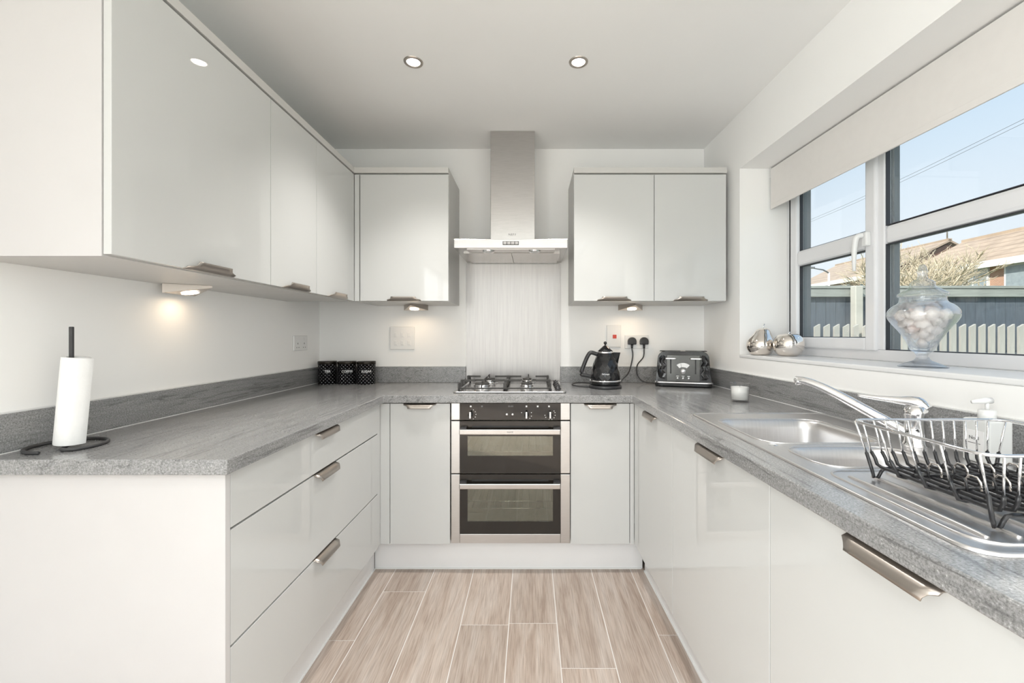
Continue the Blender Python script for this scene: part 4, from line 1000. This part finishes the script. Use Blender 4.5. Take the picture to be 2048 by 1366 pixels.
# ================================================================== DISH RACK
def rack_():
    t = thing('dish_rack', (0.82, 0.77, WT + 0.0045), 'chrome wire dish rack with black coated base on the draining board', 'dish rack')
    zf = WT + 0.0046
    rx0, rx1, ry0, ry1, zr = 0.672, 0.985, 0.628, 0.898, WT + 0.122      # rim
    bx0, bx1, by0, by1, zb = 0.702, 0.955, 0.650, 0.878, WT + 0.026      # base
    MB().tube([(x, y, zr) for x, y in rrect(rx0, rx1, ry0, ry1, 0.025, 5)], 0.0028, 8, closed=True).build('rim', M_chrome, t)
    zk = WT + 0.058
    def mixp(a, b, k): return tuple(a[i] + (b[i] - a[i]) * k for i in range(3))
    def ribwire(top0, bot0, bot1, top1, foot=False):
        k = (zk - bot0[2]) / (top0[2] - bot0[2]); k0 = mixp(bot0, top0, k); k1 = mixp(bot1, top1, k)
        MB().tube([top0, k0], 0.0019, 6).build('chrome_upright', M_chrome, t); MB().tube([k1, top1], 0.0019, 6).build('chrome_upright', M_chrome, t)
        d = [(bot1[i] - bot0[i]) for i in range(3)]; L = math.sqrt(sum(c * c for c in d)); d = [c / L for c in d]
        P = lambda q, s, z: (q[0] + d[0] * s, q[1] + d[1] * s, z)
        if foot:
            pts = [k0, (*bot0[:2], zf + 0.016), P(bot0, 0.003, zf + 0.0035), P(bot0, 0.012, zf + 0.0032), P(bot0, 0.018, zf + 0.014), P(bot0, 0.022, bot0[2] - 0.002), P(bot0, 0.034, bot0[2])]
            pts += [P(bot1, -0.034, bot1[2]), P(bot1, -0.022, bot1[2] - 0.002), P(bot1, -0.018, zf + 0.014), P(bot1, -0.012, zf + 0.0032), P(bot1, -0.003, zf + 0.0035), (*bot1[:2], zf + 0.016), k1]
        else:
            pts = [k0, (*bot0[:2], bot0[2] + 0.014), P(bot0, 0.005, bot0[2] + 0.003), P(bot0, 0.016, bot0[2]), P(bot1, -0.016, bot1[2]), P(bot1, -0.005, bot1[2] + 0.003), (*bot1[:2], bot1[2] + 0.014), k1]
        MB().tube(pts, 0.0033, 7).build('coated_wire', M_wireb, t)
    for i in range(5):
        y = by1 + (by0 - by1) * i / 4; yr = ry1 - 0.012 + (ry0 + 0.012 - ry1 + 0.012) * i / 4
        ribwire((rx0, yr, zr), (bx0, y, zb), (bx1, y, zb), (rx1, yr, zr), i in (0, 4))
    for i in range(12):
        k = (i + 0.5) / 12; x = bx0 + (bx1 - bx0) * k; xr = rx0 + 0.012 + (rx1 - rx0 - 0.024) * k
        ribwire((xr, ry1, zr), (x, by1 + 0.006, zb + 0.0055), (x, by0 - 0.006, zb + 0.0055), (xr, ry0, zr))
    # plate prongs
    for yy in (0.735, 0.805):
        MB().tube([(bx0 + 0.02, yy, zb + 0.011), (bx1, yy, zb + 0.011)], 0.0026, 6).build('prong_bar', M_wireb, t)
        for i in range(9):
            x = bx0 + 0.035 + i * 0.0245
            MB().tube([(x, yy - 0.014, zb + 0.010), (x, yy - 0.012, zb + 0.024), (x, yy - 0.006, zb + 0.031), (x, yy + 0.006, zb + 0.031), (x, yy + 0.012, zb + 0.024), (x, yy + 0.014, zb + 0.010)], 0.0019, 6).build('prong', M_chromew if i % 2 else M_wireb, t)
rack_()

# ================================================================== SILL ORNAMENTS
PX, PY = 1.180, 2.195
t = thing('pear_ornament', (PX, PY, ZS), 'shiny silver pear ornament on the window sill', 'ornament')
pp = [(0.036, 0.0), (0.050, 0.008), (0.062, 0.030), (0.0655, 0.052), (0.061, 0.074), (0.051, 0.094), (0.041, 0.110), (0.034, 0.124), (0.026, 0.133), (0.012, 0.139), (0.003, 0.138)]
pp = [(p.x, p.y) for p in smooth_path([(a, b, 0) for a, b in pp], 3)]
bm_ = MB().lathe(pp, (PX, PY, ZS), 40)
for v_ in bm_.v: v_.x += max(0, v_.z - ZS - 0.07) * 0.22
bm_.build('fruit', M_chromew, t)
MB().tube([(PX + 0.014, PY, ZS + 0.134), (PX + 0.016, PY, ZS + 0.147), (PX + 0.020, PY, ZS + 0.160)], [0.0035, 0.0028, 0.0035], 8).build('stem', M_chrome, t)
AX, AY = 1.258, 2.085
t = thing('apple_ornament', (AX, AY, ZS), 'shiny silver round apple ornament beside the pear on the sill', 'ornament')
pp = [(0.030, 0.0), (0.044, 0.006), (0.061, 0.026), (0.068, 0.052), (0.065, 0.078), (0.052, 0.098), (0.034, 0.108), (0.018, 0.107), (0.006, 0.100), (0.001, 0.099)]
pp = [(p.x, p.y) for p in smooth_path([(a, b, 0) for a, b in pp], 3)]
MB().lathe(pp, (AX, AY, ZS), 40).build('fruit', M_chromew, t)
MB().tube([(AX, AY, ZS + 0.098), (AX + 0.002, AY, ZS + 0.110), (AX + 0.007, AY, ZS + 0.118)], 0.003, 8).build('stem', M_chrome, t)

# glass jar with shells
JX, JY = 1.258, 1.372
JZ = ZS
t = thing('apothecary_jar', (JX, JY, JZ), 'tall clear glass apothecary jar with a stepped lid on the window sill', 'jar')
op = [(0.062, 0.0), (0.061, 0.004), (0.040, 0.014), (0.022, 0.022), (0.016, 0.032), (0.0165, 0.040), (0.022, 0.048), (0.030, 0.054), (0.034, 0.064), (0.044, 0.088), (0.062, 0.118), (0.082, 0.146), (0.0895, 0.164), (0.088, 0.180), (0.076, 0.196), (0.062, 0.206), (0.058, 0.216), (0.0575, 0.226)]
ip = [(0.0545, 0.226), (0.055, 0.216), (0.059, 0.203), (0.073, 0.193), (0.085, 0.178), (0.0865, 0.164), (0.079, 0.147), (0.059, 0.120), (0.041, 0.091), (0.029, 0.066), (0.015, 0.058), (0.0, 0.056)]
op = [(p.x, p.y) for p in smooth_path([(a, b, 0) for a, b in op], 3)]
MB().lathe(op + ip, (JX, JY, JZ), 48, caps=True).build('bowl', M_jar, t)
lp = [(0.062, 0.227), (0.0635, 0.231), (0.062, 0.236), (0.048, 0.246), (0.034, 0.256), (0.0315, 0.262), (0.032, 0.270), (0.024, 0.277), (0.014, 0.282), (0.0125, 0.290), (0.012, 0.300), (0.015, 0.305), (0.012, 0.312), (0.0095, 0.322), (0.006, 0.328), (0.0, 0.329)]
MB().lathe(lp, (JX, JY, JZ), 40, caps=False).build('lid', M_jar, t)
def shell_mesh(kind):
    vs = []; fs = []; nu, nv = 16, 10
    for j in range(nv + 1):
        ph = PI * j / nv
        for i in range(nu):
            a = 2 * PI * i / nu; r = math.sin(ph)
            k = 1 + (0.10 * math.cos(8 * a) if kind == 0 else 0.05 * math.sin(6 * ph * 2) if kind == 1 else 0.04 * math.cos(5 * a + 4 * ph))
            x = r * math.cos(a) * k; y = r * math.sin(a) * k; z = math.cos(ph)
            if kind == 0: z *= 0.42; x *= 0.9 + 0.15 * y
            elif kind == 1: x *= 0.62 * (1 - 0.45 * z); y *= 0.62 * (1 - 0.45 * z)
            else: z *= 0.72; y *= 0.8
            vs.append((x * 0.021, y * 0.021, z * 0.021))
    for j in range(nv):
        for i in range(nu): fs.append((j * nu + i, j * nu + (i + 1) % nu, (j + 1) * nu + (i + 1) % nu, (j + 1) * nu + i))
    me = bpy.data.meshes.new('shell'); me.from_pydata(vs, [], fs); me.polygons.foreach_set('use_smooth', [True] * len(fs))
    me.materials.append((M_shell, M_shell2, M_shell)[kind]); return me
SM = [shell_mesh(k) for k in range(3)]
def jar_r(z):
    pr_ = [(b, a) for a, b in ip[::-1]]
    for (za, ra), (zb_, rb) in zip(pr_, pr_[1:]):
        if za <= z <= zb_: return ra + (rb - ra) * (z - za) / max(zb_ - za, 1e-6)
    return 0.03
rnd = random.Random(11)
for lz, cnt, rad in ((0.080, 2, 0.006), (0.103, 4, 0.017), (0.124, 7, 0.030), (0.145, 10, 0.046), (0.165, 11, 0.056), (0.177, 5, 0.028)):
    for i in range(cnt):
        a = 2 * PI * (i + 0.3 * rnd.random()) / cnt + lz * 40; k = rnd.choice((0, 0, 1, 2))
        o = bpy.data.objects.new('shell', SM[k]); COL.objects.link(o)
        rr2 = rad * (1.0 if cnt > 3 else 1.0)
        o.location = (JX + rr2 * math.cos(a), JY + rr2 * math.sin(a), JZ + lz + rnd.uniform(-0.004, 0.004))
        o.rotation_euler = (rnd.uniform(0, 6), rnd.uniform(0, 6), rnd.uniform(0, 6)); s_ = rnd.uniform(0.85, 1.12) * (0.62 if lz < 0.09 else 1.0); o.scale = (s_,) * 3
        tag(o, ('pale ribbed seashell inside the glass jar', 'pinkish conical seashell inside the glass jar', 'smooth rounded pale seashell inside the glass jar')[k], 'seashell', 'seashells filling the glass jar')

# ================================================================== ROLLER BLIND
t = thing('roller_blind', (1.27, 1.265, 1.868), 'cream roller blind hanging across the top of the window', 'blind')
BXo = 1.262
MB().box(BXo, BXo + 0.002, 0.275, 2.262, 1.884, 2.080).build('fabric', M_blind, t)
MB().box(BXo - 0.002, BXo + 0.006, 0.275, 2.262, 1.866, 1.890).build('bottom_bar', M_blind, t, bevel=0.002)
MB().lathe([(0.020, 0.272), (0.020, 2.265)], (BXo + 0.0215, 0.0, 2.060), 24, axis='Y').build('roller_tube', M_blind, t)
for y in (0.262, 2.266): MB().box(BXo - 0.001, BXo + 0.045, y, y + 0.004, 2.034, OZ1).build('bracket', M_plastic, t)
rot_right(t)

# ================================================================== OUTSIDE
GZ = -0.12
struct(MB().box(-60, 90, -70, 130, GZ - 0.2, GZ).build('ground', M_grass))
# board fence straight across the garden
FY = 4.80; FX_A, FX_B = 1.75, 14.0; FT = 1.735
t = thing('board_fence', (5.3, FY, GZ), 'board fence, shade put into its grey colour, with a weathered top rail behind the window', 'fence')
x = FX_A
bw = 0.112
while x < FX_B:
    MB().box(x, x + bw - 0.004, FY, FY + 0.016, GZ, FT).build('board', M_fence_shade, t); x += bw
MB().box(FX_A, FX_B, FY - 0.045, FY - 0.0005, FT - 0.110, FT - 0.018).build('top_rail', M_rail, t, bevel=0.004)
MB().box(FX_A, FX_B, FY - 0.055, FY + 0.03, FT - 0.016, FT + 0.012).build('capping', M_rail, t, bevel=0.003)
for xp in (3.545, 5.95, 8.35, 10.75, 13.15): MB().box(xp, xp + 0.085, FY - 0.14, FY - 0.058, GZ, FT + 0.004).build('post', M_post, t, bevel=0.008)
t = thing('sunlit_strips', (5.3, FY - 0.22, GZ), 'low row of added pale strips with slanting tops, imitating sunlight on the board fence', 'fence')  # made-up strips shaped like the sun patch on the lower fence
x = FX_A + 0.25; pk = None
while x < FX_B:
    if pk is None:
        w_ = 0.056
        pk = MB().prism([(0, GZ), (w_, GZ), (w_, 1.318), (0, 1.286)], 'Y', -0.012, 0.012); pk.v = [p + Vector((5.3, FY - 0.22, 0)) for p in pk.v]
        o = pk.build('sunlit_strip', M_sunlit, t); pk = o.data
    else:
        o = bpy.data.objects.new('sunlit_strip', pk); COL.objects.link(o); o.parent = t
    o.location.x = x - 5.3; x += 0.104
for z in (0.30, 0.95): MB().box(FX_A + 0.2, FX_B, FY - 0.206, FY - 0.180, z, z + 0.07).build('strip_rail', M_fence_shade, t)

def house(name, label, xe, xr, y0, y1, ze, zr, mt, gable, wins):
    t = thing(name, ((xe + xr) / 2, (y0 + y1) / 2, GZ), label, 'house')
    xb = 2 * xr - xe
    MB().prism([(xe + 0.35, GZ), (xb - 0.35, GZ), (xb - 0.35, ze), (xe + 0.35, ze)], 'Y', y0 + 0.2, y1 - 0.2).build('wall', M_brick, t)
    MB().prism([(xe + 0.35, ze), (xb - 0.35, ze), (xr, zr - 0.15)], 'Y', y0 + 0.2, y1 - 0.2).build('gable', gable, t)
    th = 0.12
    MB().prism([(xe, ze - 0.1), (xr, zr), (xr, zr + th), (xe, ze - 0.1 + th)], 'Y', y0, y1).prism([(xr, zr), (xb, ze - 0.1), (xb, ze - 0.1 + th), (xr, zr + th)], 'Y', y0, y1).build('roof', mt, t)
    MB().box(xr - 0.12, xr + 0.12, y0, y1, zr + 0.06, zr + 0.2).build('ridge', mt, t)
    MB().box(xe - 0.1, xe + 0.02, y0, y1, ze - 0.32, ze - 0.02).build('gutter_board', M_white, t)
    for ya, yb, za, zb in wins:
        f_ = MB().box(xe + 0.27, xe + 0.36, ya, yb, za, zb).build('window', M_upvc, t)
        nn = max(2, int((yb - ya) / 0.75))
        for i in range(nn):
            a = ya + 0.08 + (yb - ya - 0.08) * i / nn; b = ya + (yb - ya - 0.08) * (i + 1) / nn
            MB().box(xe + 0.255, xe + 0.275, a, b, za + 0.1, zb - 0.1).build('pane', M_hpane, f_)
    return t
wins = []
for ya, yb in ((19.4, 20.75), (16.7, 18.75), (21.6, 23.0), (13.0, 15.2), (10.0, 11.6)):
    wins += [(ya, yb, 3.0, 4.28), (ya, yb, 0.8, 2.0)]
house('terraced_house', 'brown tiled brick house with white windows, nearer beyond the fence', 20.5, 24.0, 9.0, 23.7, 4.55, 6.25, M_tiles, M_brick, wins)
wins = []
for yy in (28.5, 31.2, 34.2):
    wins += [(yy, yy + 1.7, 3.5, 4.95), (yy, yy + 1.7, 0.9, 2.3)]
hb_ = house('terraced_house', 'farther tiled brick house with a dark gable end', 23.0, 26.9, 27.4, 37.6, 5.35, 7.2, M_tiles2, M_brickd, wins)
MB().tube([(26.9, 27.6, 7.2), (26.9, 27.6, 8.6)], 0.04, 6).tube([(26.4, 27.6, 8.35), (27.4, 27.6, 8.35)], 0.03, 5).tube([(26.6, 27.3, 8.5), (26.6, 27.9, 8.5)], 0.03, 5).build('aerial', M_satin, hb_)
# street lamp
t = thing('street_lamp', (17.1, 24.5, GZ), 'slim pale street lamp post beyond the fence', 'street lamp')
MB().lathe([(0.09, 0), (0.09, 1.2), (0.06, 1.25), (0.05, 4.9)], (17.1, 24.5, GZ), 10).build('post', M_white, t)
MB().tube([(17.1, 24.5, 4.75), (16.7, 24.4, 4.92), (15.9, 24.2, 5.0)], [0.04, 0.04, 0.03], 6).build('arm', M_outer, t)
MB().box(15.5, 16.05, 24.1, 24.3, 4.96, 5.06).build('lantern', M_outer, t, bevel=0.02)
# overhead wires
for k in range(2):
    zz = 0.10 * k
    p = [(20, 10, 10.25 + 0.16 * k), (20, 17.3, 9.8 + 0.16 * k), (20, 23.1, 9.46 + 0.16 * k), (20, 30.4, 9.28 + 0.16 * k), (20, 46, 9.4 + 0.16 * k)]
    tag(MB().tube(smooth_path(p, 6), 0.009, 5).build('overhead_wire', M_outer), 'thin overhead cable crossing the sky beyond the window', 'cable', 'overhead cables')
# bare tree and hedge twigs
def tree(name, base, h, spread, label, seed, n0=7):
    rnd = random.Random(seed)
    t = thing(name, base, label, 'tree', None)
    B = Vector(base); mbT = MB(); mbB = MB()
    def grow(p, d, L, r, lev):
        q = p + d * L
        mid = (p + q) / 2 + Vector((rnd.uniform(-1, 1), rnd.uniform(-1, 1), rnd.uniform(-0.5, 0.5))) * L * 0.10
        (mbT if lev == 0 else mbB).tube([p, mid, q], [r, r * 0.85, r * 0.65], 5 if lev < 2 else 3)
        if lev >= 4: return
        for _ in range(rnd.choice((4, 5)) if lev else n0):
            nd = (d + Vector((rnd.uniform(-1, 1), rnd.uniform(-1, 1), rnd.uniform(-0.45, 0.75))) * 0.95).normalized()
            st = p + (q - p) * rnd.uniform(0.45, 1.0)
            grow(st, nd, L * rnd.uniform(0.50, 0.78) * (spread if lev == 0 else 1), r * 0.52, lev + 1)
    grow(B, Vector((0, 0, 1)), h * 0.36, h * 0.022, 0)
    mbT.build('trunk', M_twig, t); mbB.build('branches', M_twig, t)
tree('bare_tree', (12.7, 13.9, GZ), 6.3, 0.95, 'bare twiggy tree beyond the fence in front of the dark gable', 3, 9)
tree('bare_tree', (17.0, 16.9, GZ), 6.2, 1.05, 'smaller bare twiggy tree beyond the fence in front of the nearer house', 5, 9)
tree('bare_shrub', (9.7, 10.9, GZ), 4.6, 1.05, 'low bare shrub just above the fence beside the window mullion', 9, 9)
